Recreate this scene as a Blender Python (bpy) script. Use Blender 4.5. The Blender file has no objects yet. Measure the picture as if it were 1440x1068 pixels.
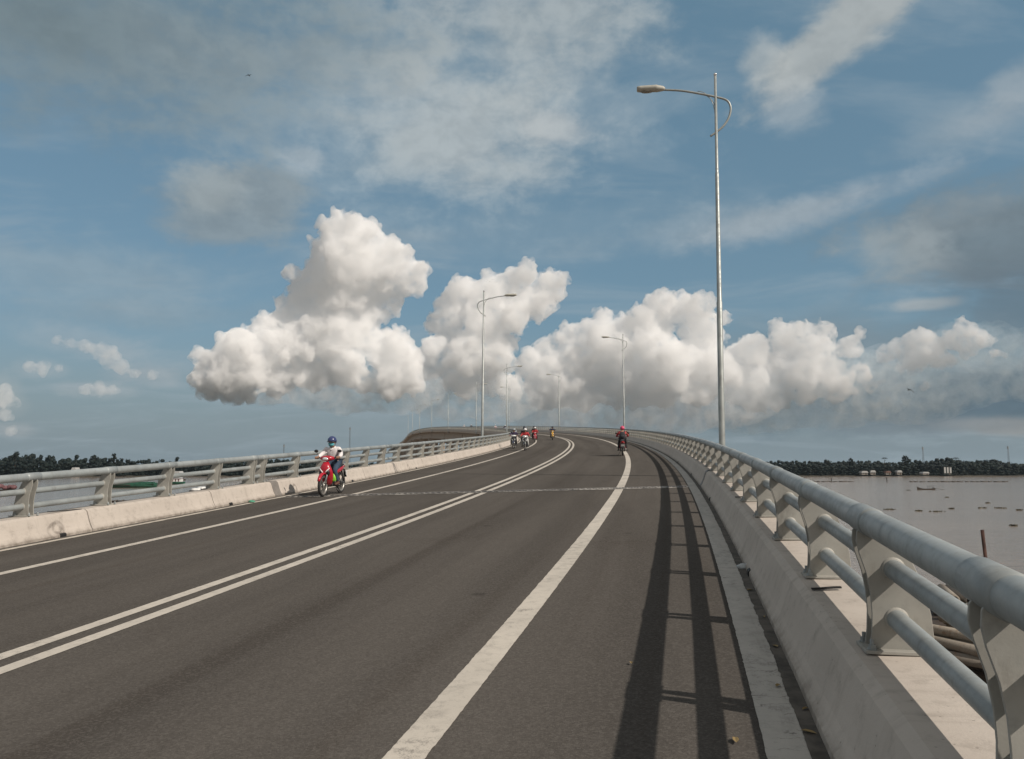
import bpy, bmesh, math, random
from mathutils import Vector, Matrix, noise
R = math.radians
SC = bpy.context.scene
COL = SC.collection
EYE = 8.0                      # eye height above the river

# ------------------------------------------------------------------ road alignment
def lerp_tab(x, xs, ys):
    if x <= xs[0]: return ys[0]
    for i in range(len(xs) - 1):
        if x <= xs[i + 1]:
            return ys[i] + (ys[i + 1] - ys[i]) * (x - xs[i]) / (xs[i + 1] - xs[i])
    return ys[-1]
KS = [-30, 25, 60, 100, 150, 200, 260, 330, 450, 600, 900]
KV = [-.000662, -.002408, -.001701, -.002669, -.002279, -.001013, .000325, .000675, -.00006, -.000235, -.0002]
GS = [-30, 60, 120, 180, 240, 300, 380, 480, 600, 900]
GV = [.04895, .04938, .05119, .05109, .04406, .02873, .01455, .00577, .00276, -.03]
PSI0, HCAM, SUPER = .21521, 1.5994, .0236
S0, S1 = -14, 800
def build_path():
    n = S1 - S0 + 1
    psi = [0.0] * n
    for i in range(1, n):
        psi[i] = psi[i-1] + .5 * (lerp_tab(S0+i, KS, KV) + lerp_tab(S0+i-1, KS, KV))
    off = PSI0 - psi[-S0]
    psi = [p + off for p in psi]
    x = [0.0]*n; y = [0.0]*n; z = [0.0]*n
    for i in range(1, n):
        m = .5 * (psi[i] + psi[i-1])
        x[i] = x[i-1] + math.sin(m); y[i] = y[i-1] + math.cos(m)
        z[i] = z[i-1] + .5 * (lerp_tab(S0+i, GS, GV) + lerp_tab(S0+i-1, GS, GV))
    x0, y0, z0 = x[-S0], y[-S0], z[-S0]
    return [(x[i]-x0, y[i]-y0, z[i]-z0 + EYE - HCAM, psi[i]) for i in range(n)]
PATH = build_path()
def cat(p0, p1, p2, p3, t):
    return .5*((2*p1) + (-p0+p2)*t + (2*p0-5*p1+4*p2-p3)*t*t + (-p0+3*p1-3*p2+p3)*t**3)
def road(s):
    f = min(max(s - S0, 1.0), len(PATH) - 2.001)
    i = int(f); t = f - i
    i = min(max(i, 1), len(PATH) - 3)
    return tuple(cat(PATH[i-1][k], PATH[i][k], PATH[i+1][k], PATH[i+2][k], t) for k in range(4))
def P(s, a, dz=0.0):
    x, y, z, p = road(s)
    return Vector((x + a*math.cos(p), y - a*math.sin(p), z + SUPER*a + dz))
def heading(s): return road(s)[3]
def frame(s, a, dz=0.0):
    """matrix: local x = right across the road, y = forward, z = up"""
    p = heading(s)
    return Matrix.Translation(P(s, a, dz)) @ Matrix.Rotation(-p, 4, 'Z')
def s_range(a, b):
    out = []; s = a
    while s < b:
        out.append(s)
        s += .5 if s < 30 else (1.0 if s < 120 else 3.0)
    out.append(b)
    return out

# ------------------------------------------------------------------ mesh helper
class MB:
    def __init__(self): self.v = []; self.f = []; self.sm = []; self.mi = []; self.uv = {}
    def quad(self, *idx, smooth=False, mi=0):
        self.f.append(tuple(idx)); self.sm.append(smooth); self.mi.append(mi)
    def add(self, verts, faces, smooth=False, mi=0, M=None):
        b = len(self.v)
        self.v += [(M @ Vector(p)) if M is not None else Vector(p) for p in verts]
        for f in faces: self.quad(*[b+i for i in f], smooth=smooth, mi=mi)
        return b
    def box(self, c, s, M=None, mi=0, taper=1.0):
        x, y, z = s[0]/2, s[1]/2, s[2]/2; t = taper
        vs = [(-x,-y,-z),(x,-y,-z),(x,y,-z),(-x,y,-z),(-x*t,-y*t,z),(x*t,-y*t,z),(x*t,y*t,z),(-x*t,y*t,z)]
        vs = [(a+c[0], b+c[1], d+c[2]) for a, b, d in vs]
        self.add(vs, [(3,2,1,0),(4,5,6,7),(0,1,5,4),(1,2,6,5),(2,3,7,6),(3,0,4,7)], mi=mi, M=M)
    def tube(self, pts, r, n=10, cap=True, M=None, mi=0, smooth=True, inner=None):
        pts = [Vector(p) for p in pts]
        rs = r if isinstance(r, (list, tuple)) else [r]*len(pts)
        base = len(self.v); up = None
        for i, p in enumerate(pts):
            t = (pts[min(i+1, len(pts)-1)] - pts[max(i-1, 0)])
            t = t.normalized() if t.length > 1e-9 else Vector((0,0,1))
            if up is None:
                up = Vector((0,0,1)) if abs(t.z) < .9 else Vector((1,0,0))
            u = (up - t*up.dot(t)).normalized(); w = t.cross(u); up = u
            for k in range(n):
                an = 2*math.pi*k/n
                q = p + (u*math.cos(an) + w*math.sin(an))*rs[i]
                self.v.append((M @ q) if M is not None else q)
        for i in range(len(pts)-1):
            for k in range(n):
                a = base+i*n+k; b = base+i*n+(k+1) % n
                self.quad(a, b, b+n, a+n, smooth=smooth, mi=mi)
        if cap:
            self.quad(*[base+k for k in range(n)][::-1], mi=mi)
            e = base+(len(pts)-1)*n
            self.quad(*[e+k for k in range(n)], mi=mi)
    def lathe(self, prof, n=16, M=None, mi=0, smooth=True, axis='Z'):
        """prof: list of (r, h)"""
        base = len(self.v)
        for r, h in prof:
            for k in range(n):
                an = 2*math.pi*k/n
                q = {'Z': Vector((r*math.cos(an), r*math.sin(an), h)),
                     'Y': Vector((r*math.cos(an), h, r*math.sin(an)))}[axis]
                self.v.append((M @ q) if M is not None else q)
        for i in range(len(prof)-1):
            for k in range(n):
                a = base+i*n+k; b = base+i*n+(k+1) % n
                self.quad(a, b, b+n, a+n, smooth=smooth, mi=mi)
    def ball(self, c, s, n=14, m=9, M=None, mi=0, fn=None):
        base = len(self.v)
        for j in range(m+1):
            th = math.pi*j/m
            for k in range(n):
                an = 2*math.pi*k/n
                d = Vector((math.sin(th)*math.cos(an), math.sin(th)*math.sin(an), math.cos(th)))
                q = Vector((c[0]+d.x*s[0], c[1]+d.y*s[1], c[2]+d.z*s[2]))
                if fn: q = fn(q, d)
                self.v.append((M @ q) if M is not None else q)
        for j in range(m):
            for k in range(n):
                a = base+j*n+k; b = base+j*n+(k+1) % n
                self.quad(a, a+n, b+n, b, smooth=True, mi=mi)
    def prism(self, poly, t, M=None, mi=0, smooth=False):
        """poly in local (x,z), thickness t along y centred"""
        n = len(poly)
        vs = [(x, -t/2, z) for x, z in poly] + [(x, t/2, z) for x, z in poly]
        fs = [tuple(range(n)), tuple(range(2*n-1, n-1, -1))]
        b = self.add(vs, fs, M=M, mi=mi)
        for i in range(n):
            j = (i+1) % n
            self.quad(b+j, b+i, b+n+i, b+n+j, mi=mi, smooth=smooth)
    def loft(self, rings, M=None, mi=0, smooth=True, cap=True):
        """rings: equal-length closed loops of points"""
        b = len(self.v); n = len(rings[0])
        for r in rings:
            for p in r: self.v.append((M @ Vector(p)) if M is not None else Vector(p))
        for i in range(len(rings)-1):
            for k in range(n):
                a = b+i*n+k; c = b+i*n+(k+1) % n
                self.quad(a, c, c+n, a+n, smooth=smooth, mi=mi)
        if cap:
            self.quad(*[b+k for k in range(n)][::-1], mi=mi, smooth=smooth)
            e = b+(len(rings)-1)*n
            self.quad(*[e+k for k in range(n)], mi=mi, smooth=smooth)
    def build(self, name, mats, parent=None, matrix=None, bevel=0, fixn=True):
        me = bpy.data.meshes.new(name)
        me.from_pydata([tuple(p) for p in self.v], [], self.f)
        for m in (mats if isinstance(mats, (list, tuple)) else [mats]): me.materials.append(m)
        for p, s, i in zip(me.polygons, self.sm, self.mi): p.use_smooth = s; p.material_index = i
        if self.uv:
            ul = me.uv_layers.new(name='UVMap')
            for l in me.loops: ul.data[l.index].uv = self.uv.get(l.vertex_index, (0, 0))
        if fixn:
            bm = bmesh.new(); bm.from_mesh(me)
            bmesh.ops.recalc_face_normals(bm, faces=bm.faces); bm.to_mesh(me); bm.free()
        me.update()
        o = bpy.data.objects.new(name, me); COL.objects.link(o)
        if parent is not None: o.parent = parent
        if matrix is not None: o.matrix_local = matrix
        if bevel:
            b = o.modifiers.new('bevel', 'BEVEL'); b.width = bevel; b.segments = 2; b.limit_method = 'ANGLE'
        return o
def strip(mb, ss, prof, close=False, smooth=False, mi=0):
    """sweep an (a, z) profile along the road; prof may be a function of s"""
    b = len(mb.v); n = None; acc = 0
    for s in ss:
        pr = prof(s) if callable(prof) else prof
        n = len(pr); t = 0
        for j, (a, z) in enumerate(pr):
            if j: t += math.hypot(a-pr[j-1][0], z-pr[j-1][1])
            mb.uv[len(mb.v)] = (t, s)
            mb.v.append(P(s, a, z))
    m = n if close else n-1
    for i in range(len(ss)-1):
        for k in range(m):
            a = b+i*n+k; c = b+i*n+(k+1) % n
            mb.quad(a, c, c+n, a+n, smooth=smooth, mi=mi)
    if close:
        mb.quad(*[b+k for k in range(n)], mi=mi)
        e = b+(len(ss)-1)*n
        mb.quad(*[e+k for k in range(n)], mi=mi)

def tag(o, label=None, cat=None, group=None, kind=None):
    if label: o['label'] = label
    if cat: o['category'] = cat
    if group: o['group'] = group
    if kind: o['kind'] = kind
    return o
def empty(name, M=None, **k):
    o = bpy.data.objects.new(name, None); COL.objects.link(o)
    o.empty_display_size = .2
    if M is not None: o.matrix_world = M
    return tag(o, **k)
def copy_tree(o, parent=None):
    c = o.copy(); COL.objects.link(c)
    if parent is not None: c.parent = parent; c.matrix_parent_inverse = o.matrix_parent_inverse.copy()
    for ch in list(o.children): copy_tree(ch, c)
    return c

# ------------------------------------------------------------------ materials
class NT:
    def __init__(self, tree): self.t = tree; self.n = tree.nodes; self.l = tree.links
    def node(self, typ, ins=None, **props):
        nd = self.n.new(typ)
        for k, v in props.items(): setattr(nd, k, v)
        for k, v in (ins or {}).items(): self.set(nd.inputs[k], v)
        return nd
    def set(self, sock, v):
        if isinstance(v, bpy.types.NodeSocket): self.l.new(v, sock)
        elif isinstance(v, (tuple, list)) and sock.type == 'RGBA' and len(v) == 3: sock.default_value = (*v, 1)
        else: sock.default_value = v
    def math(self, op, a, b=0.0, clamp=False):
        return self.node('ShaderNodeMath', {0: a, 1: b}, operation=op, use_clamp=clamp).outputs[0]
    def noise(self, vec, scale, detail=4, rough=.55, dist=0.0, dims='3D'):
        nd = self.node('ShaderNodeTexNoise', {'Scale': scale, 'Detail': detail, 'Roughness': rough, 'Distortion': dist}, noise_dimensions=dims)
        if vec is not None: self.l.new(vec, nd.inputs['Vector'])
        return nd.outputs['Fac']
    def ramp(self, v, a, b, lo=0.0, hi=1.0, smooth=True):
        return self.node('ShaderNodeMapRange', {'Value': v, 'From Min': a, 'From Max': b, 'To Min': lo, 'To Max': hi},
                         interpolation_type='SMOOTHSTEP' if smooth else 'LINEAR').outputs[0]
    def mix(self, f, a, b, blend='MIX'):
        nd = self.node('ShaderNodeMix', data_type='RGBA', blend_type=blend)
        self.set(nd.inputs[0], f); self.set(nd.inputs[6], a); self.set(nd.inputs[7], b)
        return nd.outputs[2]
    def mapping(self, vec, loc=(0,0,0), rot=(0,0,0), scale=(1,1,1), typ='POINT'):
        nd = self.node('ShaderNodeMapping', {'Location': loc, 'Rotation': rot, 'Scale': scale}, vector_type=typ)
        self.l.new(vec, nd.inputs['Vector']); return nd.outputs[0]
def material(name):
    m = bpy.data.materials.new(name); m.use_nodes = True
    t = NT(m.node_tree); b = t.n['Principled BSDF']
    return m, t, b
def simple(name, col, rough=.5, metal=0.0, var=.12, scale=8.0, spec=.5, bump=0.0):
    m, t, b = material(name)
    co = t.node('ShaderNodeTexCoord').outputs['Object']
    n = t.noise(co, scale, 5, .6)
    c2 = tuple(min(1, c*(1-var)) for c in col); c3 = tuple(min(1, c*(1+var)) for c in col)
    t.l.new(t.mix(t.ramp(n, .3, .7), c2, c3), b.inputs['Base Color'])
    b.inputs['Roughness'].default_value = rough; b.inputs['Metallic'].default_value = metal
    b.inputs['Specular IOR Level'].default_value = spec
    if bump:
        t.l.new(t.node('ShaderNodeBump', {'Strength': bump, 'Distance': .01, 'Height': n}).outputs[0], b.inputs['Normal'])
    return m
def mat_asphalt():
    m, t, b = material('asphalt')
    uv = t.node('ShaderNodeUVMap').outputs[0]
    geo = t.node('ShaderNodeNewGeometry').outputs['Position']
    fine = t.noise(geo, 140, 2, .7); mid = t.noise(geo, 26, 4, .65)
    big = t.noise(t.mapping(uv, scale=(.9, .07, 1)), 1.0, 5, .6, .4)
    strk = t.noise(t.mapping(uv, scale=(2.6, .025, 1)), 1.0, 3, .5)
    patch = t.noise(t.mapping(uv, loc=(4, 7, 0), scale=(.35, .22, 1)), 1.0, 6, .62, .8)
    c = t.mix(t.ramp(big, .3, .72), (.082, .075, .068), (.112, .102, .092))
    c = t.mix(t.math('MULTIPLY', t.ramp(strk, .52, .72), .4), c, (.068, .058, .049))
    c = t.mix(t.math('MULTIPLY', t.ramp(patch, .60, .74), .45), c, (.062, .053, .045))
    c = t.mix(t.math('MULTIPLY', t.ramp(mid, .35, .7), .35), c, t.mix(.5, c, (.05, .045, .042)))
    sx = t.node('ShaderNodeSeparateXYZ', {0: t.node('ShaderNodeAttribute', attribute_name='lane').outputs['Vector']})
    def band(x0, w):
        d = t.math('ABSOLUTE', t.math('SUBTRACT', sx.outputs[0], x0)); return t.ramp(d, w, w*.25)
    tracks = t.math('MAXIMUM', t.math('MAXIMUM', band(-2.45, .5), band(-4.0, .5)), t.math('MAXIMUM', band(-5.95, .5), band(-7.5, .5)))
    c = t.mix(t.math('MULTIPLY', tracks, t.ramp(big, .25, .6, .08, .28)), c, (.118, .108, .097))
    drip = t.math('MULTIPLY', t.math('MAXIMUM', band(-3.2, .55), band(-6.7, .55)), t.ramp(strk, .35, .7, .06, .38))
    c = t.mix(drip, c, (.055, .050, .046))
    ck = t.node('ShaderNodeTexVoronoi', {'Scale': .33}, feature='DISTANCE_TO_EDGE')
    wb = t.node('ShaderNodeTexNoise', {'Scale': 1.7, 'Detail': 5, 'Roughness': .7}); t.l.new(geo, wb.inputs['Vector'])
    t.l.new(t.node('ShaderNodeVectorMath', {0: geo, 1: wb.outputs['Color']}, operation='ADD').outputs[0], ck.inputs['Vector'])
    c = t.mix(t.math('MULTIPLY', t.math('MULTIPLY', t.ramp(ck.outputs['Distance'], .006, .001), t.ramp(patch, .52, .62)), .35), c, (.035, .023, .021))
    sv = t.node('ShaderNodeTexVoronoi', {'Scale': 75.0}); t.l.new(geo, sv.inputs['Vector'])
    stn = t.node('ShaderNodeSeparateColor', {0: sv.outputs['Color']}).outputs[0]
    c = t.mix(t.math('MULTIPLY', t.ramp(stn, .55, .95), .20), c, (.20, .185, .168))
    c = t.mix(t.math('MULTIPLY', t.ramp(stn, .35, .05), .22), c, (.04, .037, .034))
    st = t.ramp(fine, .60, .78)
    c = t.mix(t.math('MULTIPLY', st, .55), c, (.20, .185, .165))
    c = t.mix(t.math('MULTIPLY', t.ramp(fine, .42, .25), .6), c, (.03, .028, .026))
    vo = t.node('ShaderNodeTexVoronoi', {'Scale': .55, 'Randomness': 1.0}); t.l.new(geo, vo.inputs['Vector'])
    spot = t.ramp(t.math('ADD', vo.outputs['Distance'], t.math('MULTIPLY', mid, .08)), .10, .065)
    c = t.mix(t.math('MULTIPLY', spot, .45), c, (.03, .027, .025))
    t.l.new(c, b.inputs['Base Color'])
    b.inputs['Roughness'].default_value = .95
    b.inputs['Specular IOR Level'].default_value = 0.0
    h = t.math('ADD', fine, t.math('MULTIPLY', mid, .8))
    t.l.new(t.node('ShaderNodeBump', {'Strength': .5, 'Distance': .006, 'Height': h}).outputs[0], b.inputs['Normal'])
    return m
def mat_paint(col=(.50, .455, .39), worn=.5, name='road_paint'):
    m, t, b = material(name)
    geo = t.node('ShaderNodeNewGeometry').outputs['Position']
    fine = t.noise(geo, 90, 3, .75); mid = t.noise(geo, 9, 6, .7); big = t.noise(geo, 1.1, 4, .6)
    c = t.mix(t.ramp(big, .3, .7), tuple(x*.86 for x in col), col)
    w = t.math('ADD', t.math('MULTIPLY', mid, .6), t.math('MULTIPLY', fine, .4))
    tw = t.ramp(t.noise(geo, .45, 3, .6), .42, .66, .55, 1.5)
    c = t.mix(t.math('MULTIPLY', t.math('MULTIPLY', t.ramp(w, .48, .64), worn), tw, True), c, (.12, .108, .095))
    c = t.mix(t.math('MULTIPLY', t.ramp(t.noise(geo, 2.4, 5, .7), .52, .72), .35), c, (.24, .215, .185))
    t.l.new(c, b.inputs['Base Color']); b.inputs['Roughness'].default_value = .75
    t.l.new(t.node('ShaderNodeBump', {'Strength': .4, 'Distance': .004, 'Height': fine}).outputs[0], b.inputs['Normal'])
    return m
def mat_concrete(name, base, dark, light, streak=.5, seam=0.0, scale=1.0, crack=0.0, stains=()):
    m, t, b = material(name)
    geo = t.node('ShaderNodeNewGeometry').outputs['Position']
    uv = t.node('ShaderNodeUVMap').outputs[0]
    big = t.noise(geo, .8*scale, 6, .62); mid = t.noise(geo, 6*scale, 6, .7); fine = t.noise(geo, 70, 3, .7)
    st = t.noise(t.mapping(uv, scale=(.8, 5.5, 1)), 1.0, 5, .65, .2)
    bay = t.noise(t.mapping(uv, scale=(.05, .45, 1)), 1.0, 2, .5)
    c = t.mix(t.ramp(big, .3, .7), base, light)
    c = t.mix(t.math('MULTIPLY', t.ramp(bay, .5, .6), .35), c, light)
    c = t.mix(t.math('MULTIPLY', t.ramp(st, .55, .8), streak), c, dark)
    c = t.mix(t.math('MULTIPLY', t.ramp(mid, .48, .78), .6), c, dark)
    c = t.mix(t.math('MULTIPLY', t.ramp(fine, .62, .75), .3), c, dark)
    po = t.node('ShaderNodeTexVoronoi', {'Scale': 22.0}); t.l.new(geo, po.inputs['Vector'])
    c = t.mix(t.math('MULTIPLY', t.ramp(po.outputs['Distance'], .16, .08), t.ramp(mid, .45, .6, 0, .7)), c, tuple(x*.6 for x in dark))
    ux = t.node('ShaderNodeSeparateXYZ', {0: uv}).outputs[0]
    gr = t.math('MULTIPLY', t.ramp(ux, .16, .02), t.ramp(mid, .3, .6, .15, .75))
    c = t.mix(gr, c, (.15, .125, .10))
    rn = t.math('MULTIPLY', t.ramp(t.noise(t.mapping(uv, scale=(.25, 2.6, 1)), 1.0, 4, .7), .56, .74), .42)
    c = t.mix(rn, c, dark)
    for (sx_, sa_, sz_, rad) in stains:
        q = P(sx_, sa_, sz_)
        dv = t.node('ShaderNodeVectorMath', {0: geo, 1: tuple(q)}, operation='DISTANCE').outputs['Value']
        dv = t.math('ADD', dv, t.math('MULTIPLY', t.math('SUBTRACT', mid, .5), .14))
        ring = t.math('MULTIPLY', t.ramp(t.math('ABSOLUTE', t.math('SUBTRACT', dv, rad)), .05, .01), t.ramp(mid, .3, .6, .15, .6))
        c = t.mix(ring, c, (.13, .11, .095))
    if crack:
        dist = t.node('ShaderNodeTexNoise', {'Scale': 3.0, 'Detail': 3}); t.l.new(geo, dist.inputs['Vector'])
        vo = t.node('ShaderNodeTexVoronoi', {'Scale': .9}, feature='DISTANCE_TO_EDGE')
        t.l.new(t.node('ShaderNodeVectorMath', {0: geo, 1: dist.outputs['Color']}, operation='ADD').outputs[0], vo.inputs['Vector'])
        c = t.mix(t.math('MULTIPLY', t.ramp(vo.outputs['Distance'], .008, .002), crack), c, tuple(x*.4 for x in dark))
    t.l.new(c, b.inputs['Base Color'])
    b.inputs['Roughness'].default_value = .85; b.inputs['Specular IOR Level'].default_value = .3
    h = t.math('ADD', t.math('MULTIPLY', mid, 1.2), fine)
    t.l.new(t.node('ShaderNodeBump', {'Strength': .35, 'Distance': .006, 'Height': h}).outputs[0], b.inputs['Normal'])
    return m
def mat_galv(name='galvanised_steel', base=(.33, .36, .36), rough=.5, metal=.35):
    m, t, b = material(name)
    geo = t.node('ShaderNodeNewGeometry').outputs['Position']
    big = t.noise(geo, 2.2, 5, .6); mid = t.noise(geo, 14, 5, .65); fine = t.noise(geo, 120, 2, .6)
    c = t.mix(t.ramp(big, .3, .7), tuple(x*.82 for x in base), tuple(x*1.12 for x in base))
    c = t.mix(t.math('MULTIPLY', t.ramp(mid, .5, .75), .35), c, (.20, .20, .185))
    gr = t.noise(t.mapping(geo, scale=(1, 1, .35)), 5.0, 6, .72)
    c = t.mix(t.math('MULTIPLY', t.ramp(gr, .54, .74), .5), c, (.15, .135, .115))
    c = t.mix(t.math('MULTIPLY', t.ramp(fine, .62, .75), .25), c, (.42, .43, .42))
    t.l.new(c, b.inputs['Base Color'])
    b.inputs['Metallic'].default_value = metal
    t.l.new(t.ramp(mid, .3, .7, rough-.08, rough+.15), b.inputs['Roughness'])
    t.l.new(t.node('ShaderNodeBump', {'Strength': .12, 'Distance': .003, 'Height': fine}).outputs[0], b.inputs['Normal'])
    return m
M = {}
M['asphalt'] = mat_asphalt()
M['paint'] = mat_paint((.56, .51, .44), .55)
def mat_strip():
    m = mat_paint((.45, .42, .375), .5, 'kerb_strip_paint'); t = NT(m.node_tree); b = t.n['Principled BSDF']
    src = b.inputs['Base Color'].links[0].from_socket
    uv = t.node('ShaderNodeUVMap').outputs[0]; geo = t.node('ShaderNodeNewGeometry').outputs['Position']
    vo = t.node('ShaderNodeTexVoronoi', {'Scale': 1.0}, feature='DISTANCE_TO_EDGE')
    wob = t.node('ShaderNodeTexNoise', {'Scale': 9.0, 'Detail': 3}); t.l.new(geo, wob.inputs['Vector'])
    v = t.node('ShaderNodeVectorMath', {0: t.mapping(uv, scale=(1.6, 7, 1)), 1: wob.outputs['Color']}, operation='ADD').outputs[0]
    t.l.new(v, vo.inputs['Vector'])
    gate = t.ramp(t.noise(geo, 3.0, 3, .6), .48, .6)
    c = t.mix(t.math('MULTIPLY', t.math('MULTIPLY', t.ramp(vo.outputs['Distance'], .03, .005), gate), .75), src, (.10, .09, .08))
    st = t.noise(t.mapping(uv, scale=(9, .5, 1)), 1.0, 5, .65)
    c = t.mix(t.math('MULTIPLY', t.ramp(st, .5, .75), .45), c, (.24, .22, .195))
    t.l.new(c, b.inputs['Base Color']); return m
M['strip'] = mat_strip()
M['dirt'] = simple('gutter_dirt', (.085, .074, .062), .95, var=.4, scale=6, bump=.5)
M['conc'] = mat_concrete('barrier_concrete', (.46, .41, .36), (.27, .235, .20), (.53, .475, .42), .45, crack=.0, stains=[(12.42, -10.53, .10, .15), (12.5, -10.55, .16, .11), (21.9, -10.56, .14, .10), (33.5, -10.53, .12, .12)])
M['deck'] = mat_concrete('girder_concrete', (.42, .35, .285), (.22, .18, .15), (.48, .41, .335), .5)
M['galv'] = mat_galv(base=(.31, .335, .335), metal=.15)
M['plate'] = mat_galv('post_plate_paint', (.38, .37, .335), .6, .1)
M['lampmetal'] = mat_galv('lamp_post_steel', (.36, .385, .375), .45, .4)
M['rubber'] = simple('black_rubber', (.012, .012, .012), .7)
M['steel'] = simple('dark_steel', (.10, .095, .09), .5, .6, .3, 12)

# ------------------------------------------------------------------ road, markings
TOE_R, TOE_L = .62, -10.47
ss_all = s_range(-13, 790)
mb = MB()
n_a = [-10.55, -8.4, -5, -1.4, .66]
strip(mb, ss_all, [(a, 0) for a in n_a])
ro = tag(mb.build('road', M['asphalt']), kind='structure')
at_ = ro.data.attributes.new('lane', 'FLOAT_VECTOR', 'POINT')
for i in range(len(ro.data.vertices)): at_.data[i].vector = (n_a[i % 5], ss_all[i // 5], 0)
def marking(name, mat, a0, a1, z=.004, s0=-13, s1=700, edge=.006):
    mb = MB()
    def prof(s):
        j = [edge*(.6*noise.noise(Vector((s*5, b*3, 1))) + .8*noise.noise(Vector((s*19, b*3, 4)))) for b in (a0, a1)]
        return [(a0+j[0], z), (a1+j[1], z)]
    ss = []
    s = s0
    while s < s1:
        ss.append(s); s += .04 if 1 < s < 12 else .15 if s < 25 else (.5 if s < 60 else 2.0)
    strip(mb, ss, prof)
    return tag(mb.build(name, mat), kind='structure')
marking('lane_marking', M['paint'], -1.404-.105, -1.404+.105)
marking('lane_marking', M['paint'], -4.993-.235, -4.993-.085)
marking('lane_marking', M['paint'], -4.993+.085, -4.993+.235)
marking('lane_marking', M['paint'], -8.466-.085, -8.466+.085)
marking('gutter_strip', M['strip'], .335, .55, .005, edge=.008)
marking('gutter_dirt', M['dirt'], .54, .64, .008, edge=.012)
marking('gutter_strip', M['paint'], -10.36, -10.21, .005, edge=.02)
marking('gutter_dirt', M['dirt'], -10.49, -10.35, .008, edge=.03)

# ------------------------------------------------------------------ concrete barriers
def barrier(side, label):
    toe = TOE_R if side > 0 else TOE_L
    def pr(s, d=0.0):
        j = .004*noise.noise(Vector((s*1.7, side*5, 0)))
        pts = [(0, -.02), (.004, .05), (.03, .085), (.058, .14), (.085, .21), (.115, .30), (.142, .372), (.195, .41), (.63, .41), (.63, -.32), (.0, -.32)]
        return [(toe + side*(a + (d if i < 8 else 0) + (j if i < 8 else 0)), z - (d*.6 if 6 <= i <= 8 else 0)) for i, (a, z) in enumerate(pts)]
    mb = MB()
    joints = ([50, 57.5, 66, 76, 86, 96, 106, 116, 126] if side > 0 else
              [1.2, 5.3, 9.4, 13.3, 17.5, 27.8, 31.9, 36, 40.2, 44.3, 48.4, 55.8, 66, 76, 86, 96, 106, 116, 126])
    edges = [-13] + joints + [790]
    gap = 21.3 if side > 0 else 20.75
    segs = []
    cuts = sorted(joints + [gap])
    cur = -13.0
    for c in cuts:
        w = .17 if c == gap else .013
        segs.append((cur, c - w)); cur = c + w
    segs.append((cur, 790))
    for a, b in segs: strip(mb, s_range(a, b), pr, close=True)
    # packing inside the open joints
    for c in cuts:
        w = .17 if c == gap else .013
        if c != gap: strip(mb, [c-w-.003, c+w+.003], lambda s: pr(s, .018), close=True, mi=1)
    root = mb.build('concrete_barrier', [M['conc'], M['rubber']])
    tag(root, label, 'barrier')
    for s_ in (([12.55, 18.2, 26.4, 34.6, 43] if side < 0 else [9.0, 17.5, 26, 34.5])):
        dm = MB(); strip(dm, [s_-.07, s_, s_+.07], lambda s: [(toe - side*.012, .004), (toe - side*.009, .055), (toe + side*.02, .075), (toe + side*.02, .004)], close=True)
        dm.build('drain_opening', M['rubber'], root)
    cp = MB(); strip(cp, [gap-.2, gap, gap+.2], lambda s: pr(s, -.008), close=True)
    cp.build('joint_cover_plate', M['steel'] if side > 0 else simple('grey_cover_plate', (.20, .18, .16), .6), root)
    return root
barrier(1, 'shaded grey concrete kerb barrier under the near railing, right of the shadows')
barrier(-1, 'sunlit cream concrete kerb barrier across the road behind the red motorbike')

# ------------------------------------------------------------------ bridge structure
bridge = empty('bridge', Matrix.Identity(4), label='long curved concrete bridge carrying the road over the river', cat='bridge')
mb = MB()
strip(mb, s_range(-13, 790), [(-11.12, -.02), (-11.16, -.42), (-10.1, -.62), (.3, -.62), (1.29, -.42), (1.25, -.02)], close=True)
mb.build('deck_slab', M['deck'], bridge)
SPANS = [-13, 20.8] + [20.8 + 33*k for k in range(1, 24)]
for i in range(len(SPANS)-1):
    mb = MB()
    a, b = SPANS[i] + .45, min(SPANS[i+1] - .45, 789)
    for ac in (-9.4, -6.6, -3.6, -.9):
        strip(mb, s_range(a, b), [(ac-.35, -.63), (ac-.35, -.85), (ac-.14, -1.05), (ac-.14, -2.0), (ac-.42, -2.25), (ac-.42, -2.6),
                                  (ac+.42, -2.6), (ac+.42, -2.25), (ac+.14, -2.0), (ac+.14, -1.05), (ac+.35, -.85), (ac+.35, -.63)], close=True)
    mb.build('girder', M['deck'], bridge)
    if i:
        s = SPANS[i]; fm = frame(s, -5, 0)
        if s > 788: break
        zt = P(s, -5).z
        mc = MB(); mc.box((0, 0, -3.3), (11.2, 1.9, 1.3), M=fm)
        pr_ = mc.build('pier_cap', M['deck'], bridge, bevel=.05)
        for dx in (-3.2, 3.2):
            mb = MB(); mb.lathe([(.9, -zt-3), (.9, -3.9)], 20, M=fm @ Matrix.Translation((dx, 0, 0)))
            mb.build('pier', M['deck'], pr_)

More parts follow.
